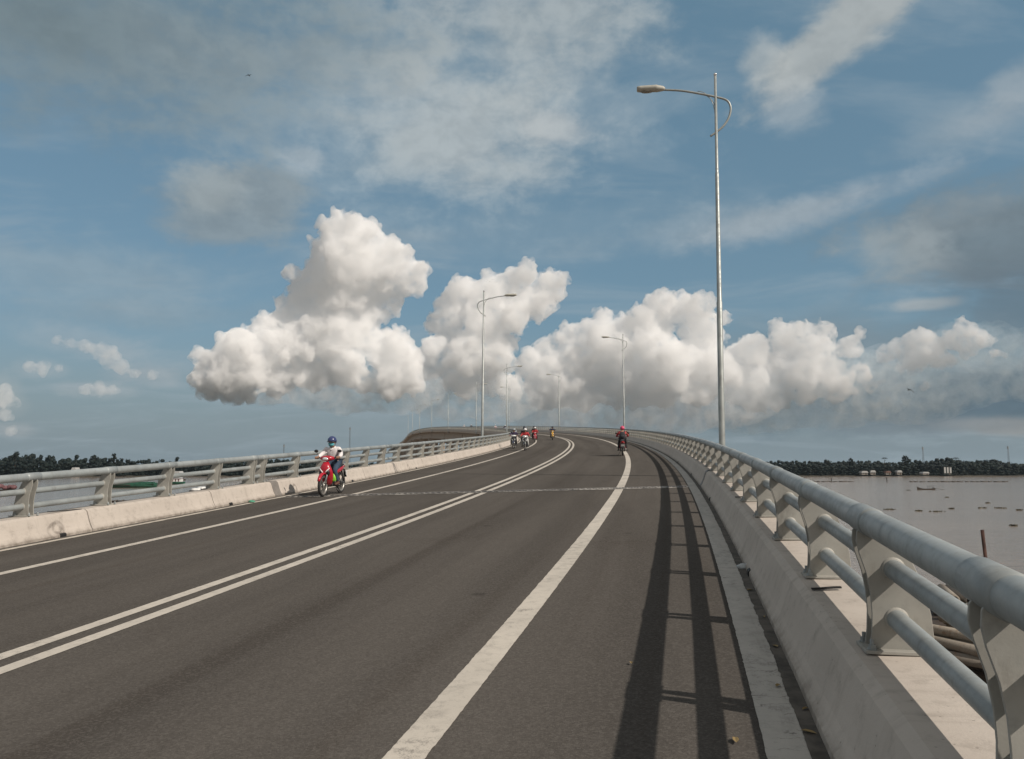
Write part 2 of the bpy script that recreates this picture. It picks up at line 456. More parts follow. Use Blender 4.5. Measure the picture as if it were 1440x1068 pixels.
# ------------------------------------------------------------------ expansion joint
def expansion_joint():
    def sk(a): return 21.5 + (a - .5)*.085
    root = MB()
    N = 150; a0, a1 = -10.2, .34
    for k in range(N):
        a = a0 + (a1-a0)*k/N; b = a0 + (a1-a0)*(k+1)/N
        i = len(root.v)
        for (aa, ds) in ((a, -.30), (b, -.30), (b, .30), (a, .30)):
            root.v.append(P(sk(aa)+ds + .03*noise.noise(Vector((aa*3, ds*9, 2))), aa, .007))
        root.quad(i, i+1, i+2, i+3)
    m, t, b = material('joint_mortar')
    geo = t.node('ShaderNodeNewGeometry').outputs['Position']
    n1 = t.noise(geo, 7, 5, .7); n2 = t.noise(geo, 1.1, 3, .5)
    c = t.mix(t.ramp(t.math('ADD', n1, t.math('MULTIPLY', n2, .6)), .72, .95), (.13, .12, .11), (.44, .41, .37))
    t.l.new(c, b.inputs['Base Color']); b.inputs['Roughness'].default_value = .8
    o = root.build('expansion_joint', m)
    tag(o, 'worn pale expansion joint strip crossing the road under the motorbike wheels', 'expansion joint')
    mb = MB(); k = 0; a = a0
    while a < a1-.06:
        z = -.05 if k % 2 else .05
        fm = frame(sk(a+.03), a+.03, .012)
        mb.box((0, z, 0), (.045, .16, .012), M=fm); a += .075; k += 1
    mb.build('comb_plate', M['steel'], o)
expansion_joint()

# ------------------------------------------------------------------ railings
TZ = [(1.068, .068, -.095), (.825, .050, .01), (.575, .050, .015)]
def railing(side, label, posts, individual):
    at = (1.0 if side > 0 else -10.86)
    root = empty('railing', Matrix.Identity(4), label=label, cat='railing')
    near = set()
    # tubes
    for (z, r, da), nm in zip(TZ, ('top_rail', 'middle_rail', 'lower_rail')):
        pts = []
        ss = s_range(-12, 788)
        if nm == 'top_rail':
            for p in posts:
                if p < 90: ss += [p-.151, p-.149, p-.147, p+.147, p+.149, p+.151]
        ss = sorted(ss)
        rs = []
        for s in ss:
            rr = r
            if nm == 'top_rail':
                for p in posts:
                    d = abs(s-p)
                    if d < .1485: rr = r + .006
            rs.append(rr); pts.append(P(s, at + side*da, z))
        mb = MB(); mb.tube(pts, rs, 20 if side > 0 else 14)
        mb.build(nm, M['galv'], root)
    # post: two plates with a hollowed road edge
    q = side
    prof = [(-.12, .425), (-.108, .50), (-.102, .60), (-.106, .70), (-.122, .80), (-.152, .90), (-.163, .96), (-.158, 1.01), (-.135, 1.04), (-.095, 1.06),
            (-.04, 1.045), (.03, .995), (.09, .89), (.145, .75), (.178, .60), (.19, .425)]
    def plates(mb, M_):
        for dy in (-.0575, .0575):
            mb.prism([(q*a, z) for a, z in prof], .014, M=M_ @ Matrix.Translation((0, dy, 0)))
            for z, r, da in TZ[1:]:
                e = .0075 if dy > 0 else -.0075
                mb.lathe([(r + .009, dy + e), (r + .006, dy + e*1.7), (r - .004, dy + e*2.2)], 20, M=M_ @ Matrix.Translation((q*da, 0, z)), axis='Y')
    def bplate(mb, M_): mb.box((q*.035, 0, .418), (.37, .25, .018), M=M_)
    I = Matrix.Identity(4)
    mb = MB(); plates(mb, I); post0 = mb.build('post', M['plate'], root, frame(individual[0], at), bevel=.003)
    mb = MB(); bplate(mb, I); bp0 = mb.build('base_plate', M['plate'], post0, bevel=.003)
    mb = MB()
    mb.lathe([(0, .0), (.024, 0), (.024, .006), (.0, .006)], 12)
    mb.lathe([(.019, .006), (.019, .024), (0, .024)], 6, smooth=False)
    mb.lathe([(.010, .024), (.010, .05), (0, .05)], 8)
    bolt_me = mb.build('bolt', M['galv'], bp0, Matrix.Translation((-.115, -.095, .427)))
    bolts = [bolt_me]
    for bx, by in ((.16, -.095), (-.115, .095), (.16, .095)):
        c = bolt_me.copy(); COL.objects.link(c); c.parent = bp0; c.matrix_local = Matrix.Translation((bx, by, .427))
    for k, s in enumerate(individual[1:]):
        c = post0.copy(); COL.objects.link(c); c.parent = root; c.matrix_local = frame(s, at)
        d = bp0.copy(); COL.objects.link(d); d.parent = c
        if k < 14:
            for ch in list(bp0.children):
                e = ch.copy(); COL.objects.link(e); e.parent = d
    rest = [s for s in posts if s not in individual]
    mb = MB()
    for s in rest:
        fm = frame(s, at); plates(mb, fm); bplate(mb, fm)
    tag(mb.build('post_row', M['plate'], root), kind='stuff')
    return root
pr_all = [2.80 - 1.95*k for k in range(6, 0, -1)] + [2.80] + [4.62 + 2.06*k for k in range(int(775/2.06))]
pr_ind = [s for s in pr_all if s > -2][:100]
railing(1, 'galvanised tube railing with twin plate posts on the right, nearest the viewer', pr_all, pr_ind)
pl_all = [12.1 + 2.0*k for k in range(-11, 4)] + [19.85, 20.42] + [22.55 + 2.07*k for k in range(370)]
pl_all = [s for s in pl_all if s < 780]
pl_ind = [s for s in pl_all if s > 9][:100]
railing(-1, 'grey tube railing on the far left side of the road, behind the red motorbike', pl_all, pl_ind)
# ------------------------------------------------------------------ street lamps
M['lamphead'] = simple('lamp_head_paint', (.42, .41, .36), .5)
M['lens'] = simple('lamp_lens', (.22, .21, .18), .25)
def lamp_meshes():
    H = 12.3
    root = MB(); root.lathe([(.17, -.42), (.17, -.40), (.105, -.40), (.095, .6), (.086, 5.2), (.074, 5.22), (.058, 9.2), (.048, 9.22), (.04, H), (0, H)], 16)
    arm = MB()
    ctrl = [(.18, -1.92), (0, -1.80), (-.22, -1.62), (-.38, -1.38), (-.45, -1.12), (-.42, -.92), (-.30, -.78), (0, -.67), (.5, -.53), (1.05, -.40), (1.62, -.33)]
    pts = []
    for i in range(len(ctrl)-1):
        p0, p1, p2, p3 = ctrl[max(i-1, 0)], ctrl[i], ctrl[i+1], ctrl[min(i+2, len(ctrl)-1)]
        for t in (0, .25, .5, .75): pts.append((cat(p0[0], p1[0], p2[0], p3[0], t), 0, H + cat(p0[1], p1[1], p2[1], p3[1], t)))
    pts.append((1.62, 0, H-.33)); arm.tube(pts, .034, 10)
    brace = MB()
    for e, l in ((.9, -1.0), (.55, -1.25)):
        brace.tube([(.03 + (e-.03)*(1-math.cos(q*math.pi/16)), 0, H + l + (-.45-l)*math.sin(q*math.pi/16)) for q in range(9)], .011, 6)
    head = MB(); rings = []
    for x, w, zt, zb in ((1.55, .05, -.26, -.35), (1.62, .085, -.21, -.37), (1.80, .13, -.17, -.385), (1.84, .14, -.16, -.385), (1.86, .135, -.165, -.38), (2.30, .14, -.17, -.36), (2.42, .12, -.18, -.34), (2.44, .08, -.21, -.32)):
        zc, h = (zt+zb)/2, (zt-zb)/2
        rings.append([(x, w*math.cos(t)*(1 if abs(math.cos(t)) < .8 else .97), H + zc + h*math.sin(t)) for t in [2*math.pi*k/14 for k in range(14)]])
    head.loft(rings)
    lens = MB(); lens.ball((2.12, 0, H-.365), (.20, .10, .03), 12, 6)
    cap = MB(); cap.ball((0, 0, H+.05), (.055, .055, .055), 10, 8)
    corb = MB(); corb.box((.25, 0, -.62), (.75, .6, .44), taper=1.0)
    return root, arm, brace, head, lens, cap, corb
def make_lamp():
    root, arm, brace, head, lens, cap, corb = lamp_meshes()
    r = empty('street_lamp')
    root.build('pole', M['lampmetal'], r); arm.build('arm', M['lampmetal'], r); brace.build('brace', M['lampmetal'], r)
    h = head.build('lamp_head', M['lamphead'], r); lens.build('lens', M['lens'], h)
    cap.build('finial', simple('bright_cap', (.6, .6, .6), .25, .8), r); corb.build('bracket', M['deck'], r, bevel=.02)
    return r
lamp0 = make_lamp()
LAMPS = [(25.3, 1, 12.55, 'nearest and tallest street lamp, rising behind the right railing'),
         (93.5, 1, 11.9, 'street lamp on the right behind the rider in the pink helmet'),
         (157, 1, 11.4, 'street lamp on the right at the top of the bend beyond the yellow motorbike'),
         (212, 1, 11.4, 'thin street lamp just right of the second lamp on the left railing'),
         (59.3, -1, 11.8, 'street lamp on the left railing standing against the white tower cloud'),
         (126.6, -1, 11.1, 'second street lamp on the left railing, beside the oncoming riders'),
         (184, -1, 11.0, 'faint street lamp just left of the first lamp on the left railing'),
         (233, -1, 10.6, 'faint distant street lamp on the far bridge section, right of its neighbours'),
         (270, -1, 10.3, 'faint distant street lamp on the crest of the far bridge section'),
         (310, -1, 10.3, 'tiny far street lamp where the far bridge begins to drop'),
         (350, -1, 10.3, 'tiny far street lamp low on the falling end of the bridge'),
         (400, -1, 10.3, 'leftmost tiny street lamp at the far end of the bridge')]
for i, (s, sd, H, lab) in enumerate(LAMPS):
    o = lamp0 if i == 0 else copy_tree(lamp0)
    m = frame(s, 1.5 if sd > 0 else -11.35)
    o.matrix_world = m @ Matrix.Rotation(math.pi if sd > 0 else 0, 4, 'Z') @ Matrix.Rotation(R(-.45 if i == 0 else (.4 if i == 4 else 0)), 4, 'Y') @ Matrix.Diagonal((1, 1, H/12.35, 1))
    tag(o, lab, 'street lamp', 'street lamps along the bridge')

# ------------------------------------------------------------------ motorbikes
def paint(name, col, rough=.28):
    m, t, b = material(name)
    co = t.node('ShaderNodeTexCoord').outputs['Object']; n = t.noise(co, 9, 4, .6)
    t.l.new(t.mix(t.ramp(n, .4, .75), col, tuple(c*.78+.01 for c in col)), b.inputs['Base Color'])
    b.inputs['Roughness'].default_value = rough; b.inputs['Coat Weight'].default_value = .25
    return m
M['blackp'] = simple('black_plastic', (.018, .018, .019), .45)
M['tyre'] = simple('tyre_rubber', (.022, .021, .02), .85)
M['alloy'] = simple('alloy', (.30, .29, .27), .4, .6)
M['chrome'] = simple('chrome', (.6, .6, .6), .15, 1.0, .05)
M['white'] = simple('white_trim', (.72, .72, .70), .35, var=.05)
M['redlens'] = simple('red_lens', (.35, .012, .012), .2)
M['glass'] = simple('headlight_glass', (.75, .76, .76), .1, .3, .05)
M['seat'] = simple('seat_vinyl', (.02, .019, .019), .6, bump=.3)
def motorbike(mat, label, nose=None, rear=None):
    r = empty('motorbike', label=label, cat='motorbike', group='motorbikes on the bridge')
    nose = nose or mat; rear = rear or mat
    I = Matrix.Identity(4)
    for ax in (.62, -.60):
        T = Matrix.Translation((ax, 0, .285))
        w = empty('wheel'); w.parent = r; w.matrix_local = T
        mb = MB(); rr, tw = .255, .036
        prof = [(rr + .032*math.cos(t)*1.0, tw*math.sin(t)) for t in [2*math.pi*k/12 for k in range(13)]]
        mb.lathe(prof, 36, axis='Y'); mb.build('tyre', M['tyre'], w)
        mb = MB()
        mb.lathe([(.215, -.028), (.236, -.03), (.236, .03), (.215, .028), (.215, -.028)], 36, axis='Y')
        mb.lathe([(0, -.06), (.05, -.06), (.05, .06), (0, .06)], 16, axis='Y')
        for k in range(5):
            an = 2*math.pi*k/5
            mb.box((.135, 0, 0), (.18, .02, .03), M=Matrix.Rotation(an+.2, 4, 'Y'))
        mb.lathe([(.06, .045), (.105, .045), (.105, .05), (.06, .05)], 24, axis='Y')
        mb.build('rim', M['alloy'], w)
    mb = MB()
    for y in (-.068, .068): mb.tube([(.625, y, .285), (.53, y, .52), (.42, y, .80)], [.026, .026, .019], 10)
    mb.box((.44, 0, .76), (.07, .17, .03)); mb.build('fork', M['chrome'], r)
    mb = MB(); rings = []
    for k in range(11):
        an = R(25 + k*13); rad = .322
        c = Vector((.62 + rad*math.cos(an), 0, .285 + rad*math.sin(an))); o = Vector((math.cos(an), 0, math.sin(an)))
        w = .058*(.55 + .45*math.sin(math.pi*min(1, (k+1)/6)/2)) if k < 6 else .058
        rings.append([c + Vector((0, w*math.cos(t), 0)) + o*(.022*math.sin(t) - .02*abs(math.cos(t))**2) for t in [2*math.pi*q/10 for q in range(10)]])
    mb.loft(rings); mb.build('front_fender', mat, r)
    mb = MB(); rings = []
    for z, cx, w, d in ((.26, .30, .10, .05), (.32, .335, .14, .07), (.44, .375, .185, .085), (.56, .41, .20, .09), (.68, .44, .175, .095), (.79, .425, .12, .085), (.88, .39, .07, .06)):
        rings.append([(cx + d*math.cos(t)*(1.25 if math.cos(t) > 0 else .5), w*math.sin(t), z + .02*abs(math.sin(t))) for t in [2*math.pi*q/16 for q in range(16)]])
    mb.loft(rings); ls = mb.build('leg_shield', nose, r)
    for y in (-1, 1):
        mb = MB(); mb.ball((.505, y*.095, .62), (.05, .055, .085), 10, 7); mb.build('side_grille', M['blackp'], ls)
        mb = MB(); mb.tube([(.545, y*.02, .60), (.55, y*.075, .665), (.51, y*.14, .735)], [.013, .017, .009], 8)
        mb.build('chrome_trim', M['white'], ls)
    mb = MB(); mb.tube([(.35, 0, .56), (.18, 0, .45), (0, 0, .44), (-.1, 0, .5)], [.06, .05, .05, .07], 10); mb.build('frame_tube', mat, r)
    mb = MB()
    def cf(q, d): q.x -= .55*abs(d.y)*abs(d.y)*.13; return q
    mb.ball((.37, 0, .985), (.12, .215, .075), 18, 10, fn=cf); cw = mb.build('handlebar_cowl', mat, r)
    mb = MB(); mb.ball((.462, 0, .972), (.04, .085, .048), 14, 8); mb.build('headlight', M['glass'], cw)
    mb = MB(); mb.tube([(.30, -.34, .985), (.33, -.2, 1.0), (.34, 0, .99), (.33, .2, 1.0), (.30, .34, .985)], .014, 8)
    for y in (-1, 1): mb.tube([(.305, y*.24, .993), (.30, y*.345, .985)], .021, 10); mb.tube([(.36, y*.22, .995), (.37, y*.34, .99)], .006, 6)
    mb.build('handlebar', M['blackp'], r)
    for y in (-1, 1):
        mb = MB(); mb.tube([(.32, y*.22, 1.0), (.30, y*.28, 1.10), (.29, y*.315, 1.14)], .006, 6)
        mb.ball((.285, y*.33, 1.175), (.022, .062, .042), 12, 8); mb.build('mirror', M['blackp'], r)
    mb = MB(); rings = []
    for x, w, zt, zb in ((.10, .05, .72, .66), (.02, .09, .765, .68), (-.2, .115, .775, .69), (-.42, .12, .80, .71), (-.62, .10, .825, .74), (-.70, .05, .80, .755)):
        rings.append([(x, w*math.cos(t), (zt+zb)/2 + (zt-zb)/2*math.sin(t)) for t in [2*math.pi*q/12 for q in range(12)]])
    mb.loft(rings); mb.build('seat', M['seat'], r)
    mb = MB(); rings = []
    for x, w, zt, zb in ((.12, .05, .66, .46), (-.05, .105, .70, .50), (-.3, .12, .72, .54), (-.55, .11, .76, .62), (-.74, .06, .77, .69)):
        rings.append([(x, w*math.cos(t), (zt+zb)/2 + (zt-zb)/2*math.sin(t)) for t in [2*math.pi*q/14 for q in range(14)]])
    mb.loft(rings); rb = mb.build('rear_body', rear, r)
    mb = MB(); mb.ball((-.735, 0, .725), (.035, .075, .035), 12, 8); mb.build('tail_light', M['redlens'], rb)
    mb = MB(); mb.tube([(-.48, .11, .79), (-.72, .09, .83), (-.80, 0, .84), (-.72, -.09, .83), (-.48, -.11, .79)], .013, 8); mb.build('grab_rail', M['chrome'], r)
    mb = MB(); mb.prism([(-.62, .66), (-.78, .64), (-.90, .43), (-.87, .42), (-.76, .58), (-.62, .60)], .13); fd = mb.build('rear_fender', M['blackp'], r)
    mb = MB(); mb.box((0, 0, 0), (.006, .17, .13), M=Matrix.Translation((-.865, 0, .54)) @ Matrix.Rotation(R(-25), 4, 'Y')); mb.build('number_plate', M['white'], fd)
    mb = MB(); mb.box((.03, 0, .34), (.34, .19, .19)); mb.lathe([(0, -.13), (.10, -.13), (.115, -.1), (.115, .1), (.10, .13), (0, .13)], 20, M=Matrix.Translation((-.06, 0, .33)), axis='Y')
    mb.tube([(.12, 0, .36), (.30, 0, .40)], .06, 12); mb.build('engine', M['steel'], r, bevel=.02)
    mb = MB(); mb.tube([(.22, -.06, .33), (.18, -.10, .22), (-.05, -.125, .22), (-.3, -.14, .27), (-.34, -.145, .28), (-.80, -.16, .37)], [.017, .017, .018, .02, .045, .05], 12)
    mb.build('exhaust', M['alloy'], r)
    mb = MB()
    for y in (-.10, .10):
        mb.tube([(-.05, y, .33), (-.60, y, .285)], .02, 8); mb.tube([(-.58, y, .30), (-.48, y, .64)], [.026, .03], 10)
    mb.build('swing_arm', M['steel'], r)
    mb = MB(); mb.tube([(.14, -.26, .245), (.14, .26, .245)], .013, 8)
    for y in (-1, 1): mb.box((.14, y*.24, .25), (.06, .10, .025))
    mb.build('foot_peg', M['blackp'], r)
    mb = MB(); mb.tube([(-.28, -.24, .33), (-.28, .24, .33)], .011, 8); mb.build('foot_peg', M['blackp'], r)
    mb = MB(); mb.tube([(.02, .11, .21), (-.03, .22, .045)], .012, 8); mb.build('side_stand', M['steel'], r)
    return r

# ------------------------------------------------------------------ people
M['skin'] = simple('skin', (.36, .20, .13), .55, var=.08)
M['jeans'] = simple('blue_jeans', (.035, .06, .10), .85, var=.25, scale=20)
M['darkcloth'] = simple('dark_cloth', (.022, .02, .022), .85)
M['navy'] = simple('navy_cloth', (.02, .025, .06), .8)
M['whiteshirt'] = simple('white_shirt', (.72, .68, .68), .8, var=.08, scale=14)
M['redcloth'] = simple('red_jacket', (.42, .03, .035), .7, var=.2)
M['shoe'] = simple('brown_shoe', (.12, .05, .035), .6)
M['mask'] = simple('turquoise_mask', (.10, .42, .48), .75)
M['hair'] = simple('black_hair', (.012, .01, .009), .5)
def skin_mesh(name, pts, edges, mat, parent, sub=1, extra=None):
    bm = bmesh.new(); ly = bm.verts.layers.skin.verify()
    vs = [bm.verts.new(p) for p, r in pts]
    for a, b in edges: bm.edges.new((vs[a], vs[b]))
    for i, (v, (p, r)) in enumerate(zip(vs, pts)):
        v[ly].radius = (r, r) if not isinstance(r, tuple) else r; v[ly].use_root = (i == 0)
    me = bpy.data.meshes.new(name); bm.to_mesh(me); bm.free()
    o = bpy.data.objects.new(name, me); COL.objects.link(o)
    k = o.modifiers.new('skin', 'SKIN'); k.use_smooth_shade = True
    k2 = o.modifiers.new('sub', 'SUBSURF'); k2.levels = k2.render_levels = sub
    dg = bpy.context.evaluated_depsgraph_get()
    me2 = bpy.data.meshes.new_from_object(o.evaluated_get(dg), depsgraph=dg)
    me2.name = name; o.modifiers.clear(); o.data = me2
    if extra:
        bm = bmesh.new(); bm.from_mesh(me2)
        t = bpy.data.meshes.new('tmp'); t.from_pydata([tuple(v) for v in extra.v], [], extra.f)
        bm.from_mesh(t); bm.to_mesh(me2); bm.free(); bpy.data.meshes.remove(t)
    me2.materials.clear(); me2.materials.append(mat)
    for p in me2.polygons: p.use_smooth = True
    o.parent = parent
    return o
def rider(label, shirt, trousers, helmet=None, mask=None, pillion=False, fingers=False, face=True, skirt=None):
    r = empty('person', label=label, cat='person', group='people riding across the bridge')
    pel, bel, che, nec = Vector((-.16, 0, .86)), Vector((-.13, 0, .99)), Vector((-.07, 0, 1.135)), Vector((-.03, 0, 1.275))
    hd = Vector((.01, 0, 1.41))
    hip, kne, ank, toe = Vector((-.12, .10, .83)), Vector((.27, .185, .66)), Vector((.13, .215, .34)), Vector((.29, .225, .275))
    sho, elb, wri = Vector((-.06, .18, 1.215)), Vector((.07, .285, 1.06)), Vector((.255, .30, 1.015))
    if pillion: elb, wri = Vector((.02, .25, 1.02)), Vector((.20, .14, .98))
    S = lambda v: Vector((v.x, -v.y, v.z))
    P_ = [(pel, .13), (bel, .115), (che, .13), (nec, .052), (hd - Vector((0, 0, .06)), .056)]
    E = [(0, 1), (1, 2), (2, 3), (3, 4)]
    for f in (lambda v: v, S):
        b = len(P_); P_ += [(f(hip), .092), (f(hip).lerp(f(kne), .5), .075), (f(kne), .056), (f(kne).lerp(f(ank), .4), .054), (f(ank), .036)]
        E += [(0, b), (b, b+1), (b+1, b+2), (b+2, b+3), (b+3, b+4)]
        b = len(P_); P_ += [(f(sho), .056), (f(sho).lerp(f(elb), .5), .048), (f(elb), .040), (f(elb).lerp(f(wri), .45), .037), (f(wri), .025), (f(wri) + Vector((.045, 0, -.005)), .03)]
        E += [(2, b), (b, b+1), (b+1, b+2), (b+2, b+3), (b+3, b+4), (b+4, b+5)]
    ex = MB()
    for sy in (-1, 1):                                       # hands closed round the grips
        w = Vector((wri.x, sy*wri.y, wri.z)) + Vector((.05, 0, 0))
        ex.ball(w, (.042, .044, .022), 10, 7)
        L = (.95, 1.05, 1.0, .85)
        for k in range(4):
            y = w.y + (k - 1.5)*.021; l = L[k]
            ex.tube([(w.x+.02, y, w.z+.012), (w.x+.052*l, y, w.z+.008), (w.x+.066*l, y, w.z-.022), (w.x+.04*l, y, w.z-.045), (w.x+.018*l, y, w.z-.042)], [.010, .0105, .0095, .0085, .006], 7)
        ex.tube([(w.x-.005, w.y-sy*.03, w.z-.003), (w.x+.015, w.y-sy*.052, w.z-.014), (w.x+.038, w.y-sy*.05, w.z-.03)], [.012, .0105, .007], 7)
    def hf(q, d):                                            # head: jaw narrower, nose, chin
        z = (q.z - hd.z)/.125
        if z < 0: q.y *= 1 + .28*z; q.x += .012*(-z)*(1 if d.x > 0 else .2)
        if d.x > .86 and abs(z + .1) < .35: q.x += .02*(1 - abs(z+.1)/.35)
        return q
    ex.ball(hd, (.098, .078, .125), 20, 14, fn=hf)
    for sy in (-1, 1): ex.ball((hd.x-.01, sy*.079, hd.z-.01), (.022, .010, .032), 8, 6)
    body = skin_mesh('body', P_, E, M['skin'], r, 1, ex)
    if face:
        for sy in (-1, 1):
            mb = MB(); mb.ball((hd.x+.088, sy*.032, hd.z+.005), (.010, .015, .009), 8, 6); mb.build('eye', M['hair'], body)
        mb = MB(); mb.tube([(hd.x+.098, -.025, hd.z-.068), (hd.x+.108, 0, hd.z-.066), (hd.x+.098, .025, hd.z-.068)], .006, 6); mb.build('mouth', simple('lips', (.28, .09, .08), .5), body)
    # shirt
    k = 1.13
    Q = [(bel - Vector((0, 0, .12)), .145), (bel, .136), (che, .152), (nec - Vector((0, 0, .05)), .082), (nec, .066)]
    E2 = [(0, 1), (1, 2), (2, 3), (3, 4)]
    for f in (lambda v: v, S):
        b = len(Q); Q += [(f(sho), .078), (f(sho).lerp(f(elb), .5), .068), (f(elb), .06), (f(elb).lerp(f(wri), .5), .055), (f(wri) - Vector((.01, 0, 0)), .042)]
        E2 += [(2, b), (b, b+1), (b+1, b+2), (b+2, b+3), (b+3, b+4)]
    sh = skin_mesh('shirt', Q, E2, shirt, r, 2)
    if shirt is M['whiteshirt']:
        mb = MB()
        for kk in range(5): mb.ball((-.07+.152+.02-.018*kk, 0, 1.21-.06*kk), (.006, .009, .009), 8, 6)
        mb.build('buttons', M['white'], sh)
        mb = MB(); mb.tube([(.025, -.05, 1.235), (.045, 0, 1.20), (.025, .05, 1.235)], .014, 8); mb.tube([(.025, .05, 1.235), (-.035, .075, 1.28), (-.095, 0, 1.295), (-.035, -.075, 1.28), (.025, -.05, 1.235)], .017, 8)
        mb.build('collar', shirt, sh)
    Q = [(pel + Vector((0, 0, .02)), .142)]; E2 = []
    for f in (lambda v: v, S):
        b = len(Q); Q += [(f(hip), .105), (f(hip).lerp(f(kne), .5), .09), (f(kne), .072), (f(kne).lerp(f(ank), .45), .066), (f(ank) + Vector((0, 0, .015)), .056)]
        E2 += [(0, b), (b, b+1), (b+1, b+2), (b+2, b+3), (b+3, b+4)]
    skin_mesh('trousers', Q, E2, trousers, r, 1)
    for f in (lambda v: v, S):
        mb = MB(); t_, a_ = f(toe), f(ank)
        mb.loft([[(a_.x-.06+l, a_.y + w*math.cos(q), .275 + h*.5 + h*.5*math.sin(q)) for q in [2*math.pi*i/12 for i in range(12)]] for l, w, h in ((0, .03, .07), (.03, .042, .095), (.10, .042, .085), (.17, .048, .06), (.22, .042, .05), (.25, .02, .035))])
        mb.build('shoe', M['shoe'] if trousers is M['jeans'] else M['blackp'], r)
    if helmet:
        c = hd + Vector((-.01, 0, .035)); mb = MB()
        def cl(q, d):
            lim = c.z - .035 - (.04 if d.x < -.2 else 0)
            if q.z < lim: q.z = lim; q.x = c.x + (q.x-c.x)*.93; q.y *= .93
            return q
        mb.ball(c, (.14, .122, .128), 22, 14, fn=cl)
        h = mb.build('helmet', helmet, r)
        mb = MB(); rings = []
        for q in range(9):
            an = R(-60 + 15*q)
            rings.append([(c.x+.135*math.cos(an), .120*math.sin(an), c.z-.01), (c.x+.135*math.cos(an)+.05*math.cos(an*.8), .132*math.sin(an), c.z-.028), (c.x+.135*math.cos(an)+.05*math.cos(an*.8), .132*math.sin(an), c.z-.034), (c.x+.13*math.cos(an), .117*math.sin(an), c.z-.02)])
        mb.loft(rings, smooth=False); mb.build('visor', M['blackp'] if helmet is not M.get('pinkh') else helmet, h)
        mb = MB()
        for sy in (-1, 1): mb.tube([(c.x, sy*.115, c.z-.04), (c.x+.02, sy*.085, c.z-.13), (c.x+.04, 0, c.z-.19)], .006, 6)
        mb.build('chin_strap', M['blackp'], h)
    else:
        mb = MB(); mb.ball(hd + Vector((-.015, 0, .03)), (.112, .095, .118), 16, 12, fn=lambda q, d: Vector((min(q.x, hd.x+.075), q.y, max(q.z, hd.z-.06)))); mb.build('hair', M['hair'], r)
    if mask:
        mb = MB(); mb.ball(hd + Vector((.045, 0, -.055)), (.078, .074, .062), 16, 10); mk = mb.build('face_mask', mask, r)
        mb = MB()
        for sy in (-1, 1): mb.tube([(hd.x+.06, sy*.07, hd.z-.04), (hd.x, sy*.084, hd.z-.005)], .003, 5)
        mb.build('ear_loop', M['white'], mk)
    return r
def place(o, s, a, facing, dx=0, lean=0, dz=.004):
    g = lerp_tab(s, GS, GV)
    yaw = math.pi/2 - heading(s) + (0 if facing > 0 else math.pi)
    o.matrix_world = Matrix.Translation(P(s, a, dz)) @ Matrix.Rotation(yaw, 4, 'Z') @ Matrix.Rotation(-math.atan(g)*facing, 4, 'Y') @ Matrix.Rotation(R(lean), 4, 'X') @ Matrix.Translation((dx, 0, 0))
M['redp'] = paint('red_paint', (.42, .012, .028))
M['whitep'] = paint('white_paint', (.70, .70, .70))
M['yellowp'] = paint('yellow_paint', (.62, .33, .02))
M['bluep'] = paint('dark_blue_paint', (.025, .03, .07))
M['blackpaint'] = paint('black_paint', (.02, .02, .022))
M['blueh'] = paint('blue_helmet', (.04, .055, .15), .15)
M['pinkh'] = paint('pink_helmet', (.62, .06, .15), .3)
M['whiteh'] = paint('white_helmet', (.75, .73, .72), .3)
M['redh'] = paint('red_helmet', (.45, .03, .04), .3)
M['blackh'] = paint('black_helmet', (.02, .02, .03), .3)
def ride(s, a, facing, bike, *people, dx=(0, -.36, -.6), lean=0):
    place(bike, s, a, facing, lean=lean)
    for p, d in zip(people, dx):
        place(p, s, a + (0 if d == 0 else -.09), facing, d, lean, .004 if d == 0 else .13)
# nearest oncoming rider
b = motorbike(M['redp'], 'shiny red underbone motorbike nearest the viewer on the left shoulder', rear=M['redp'])
p = rider('person in white shirt, jeans, dark blue helmet and turquoise mask on the nearest red motorbike', M['whiteshirt'], M['jeans'], M['blueh'], M['mask'], fingers=True)
ride(21.05, -9.08, -1, b, p)
gb = MB(); rings = []
for z, w, d in ((.30, .05, .025), (.32, .10, .045), (.44, .105, .05), (.56, .09, .035), (.64, .05, .012)):
    rings.append([(d*math.cos(t), w*math.sin(t)*(1 + .07*math.sin(3*t+z*9)), z) for t in [2*math.pi*q/16 for q in range(16)]])
gb.loft(rings); gb.tube([(0, -.04, .63), (0, -.02, .70), (0, .02, .70), (0, .04, .63)], .005, 6)
bag = gb.build('shopping_bag', simple('lime_plastic', (.25, .62, .05), .45, var=.15, scale=16))
tag(bag, 'lime green plastic bag hanging between the legs of the nearest rider', 'bag'); place(bag, 21.05, -9.08, -1, .26)
bag.matrix_world = bag.matrix_world @ Matrix.Translation((.02, .215, .16)) @ Matrix.Rotation(R(14), 4, 'X') @ Matrix.Scale(.72, 4)
# pink helmet rider going away
b = motorbike(M['redp'], 'motorbike with pale plate and red tail riding away on the right line', rear=M['redp'])
p = rider('person in a pink helmet and red jacket seen from behind, carrying a dark backpack', M['redcloth'], M['darkcloth'], M['pinkh'])
ride(44.1, -1.62, 1, b, p)
bp = MB(); rings = []
for z, w, d in ((.86, .12, .06), (.88, .16, .09), (1.0, .175, .11), (1.15, .165, .10), (1.26, .12, .07), (1.29, .06, .03)):
    rings.append([(-.36 + (z-.86)*.14 + d*math.cos(t)*.9, w*math.sin(t), z-.03) for t in [2*math.pi*q/16 for q in range(16)]])
bp.loft(rings); bp.ball((-.46, 0, 1.0), (.05, .12, .09), 12, 8)
for y in (-.1, .1): bp.tube([(-.27, y, 1.22), (-.15, y*1.25, 1.31), (.03, y*1.35, 1.235), (.09, y*1.3, 1.10), (-.07, y*1.75, .93), (-.29, y*1.4, .88)], .018, 8)
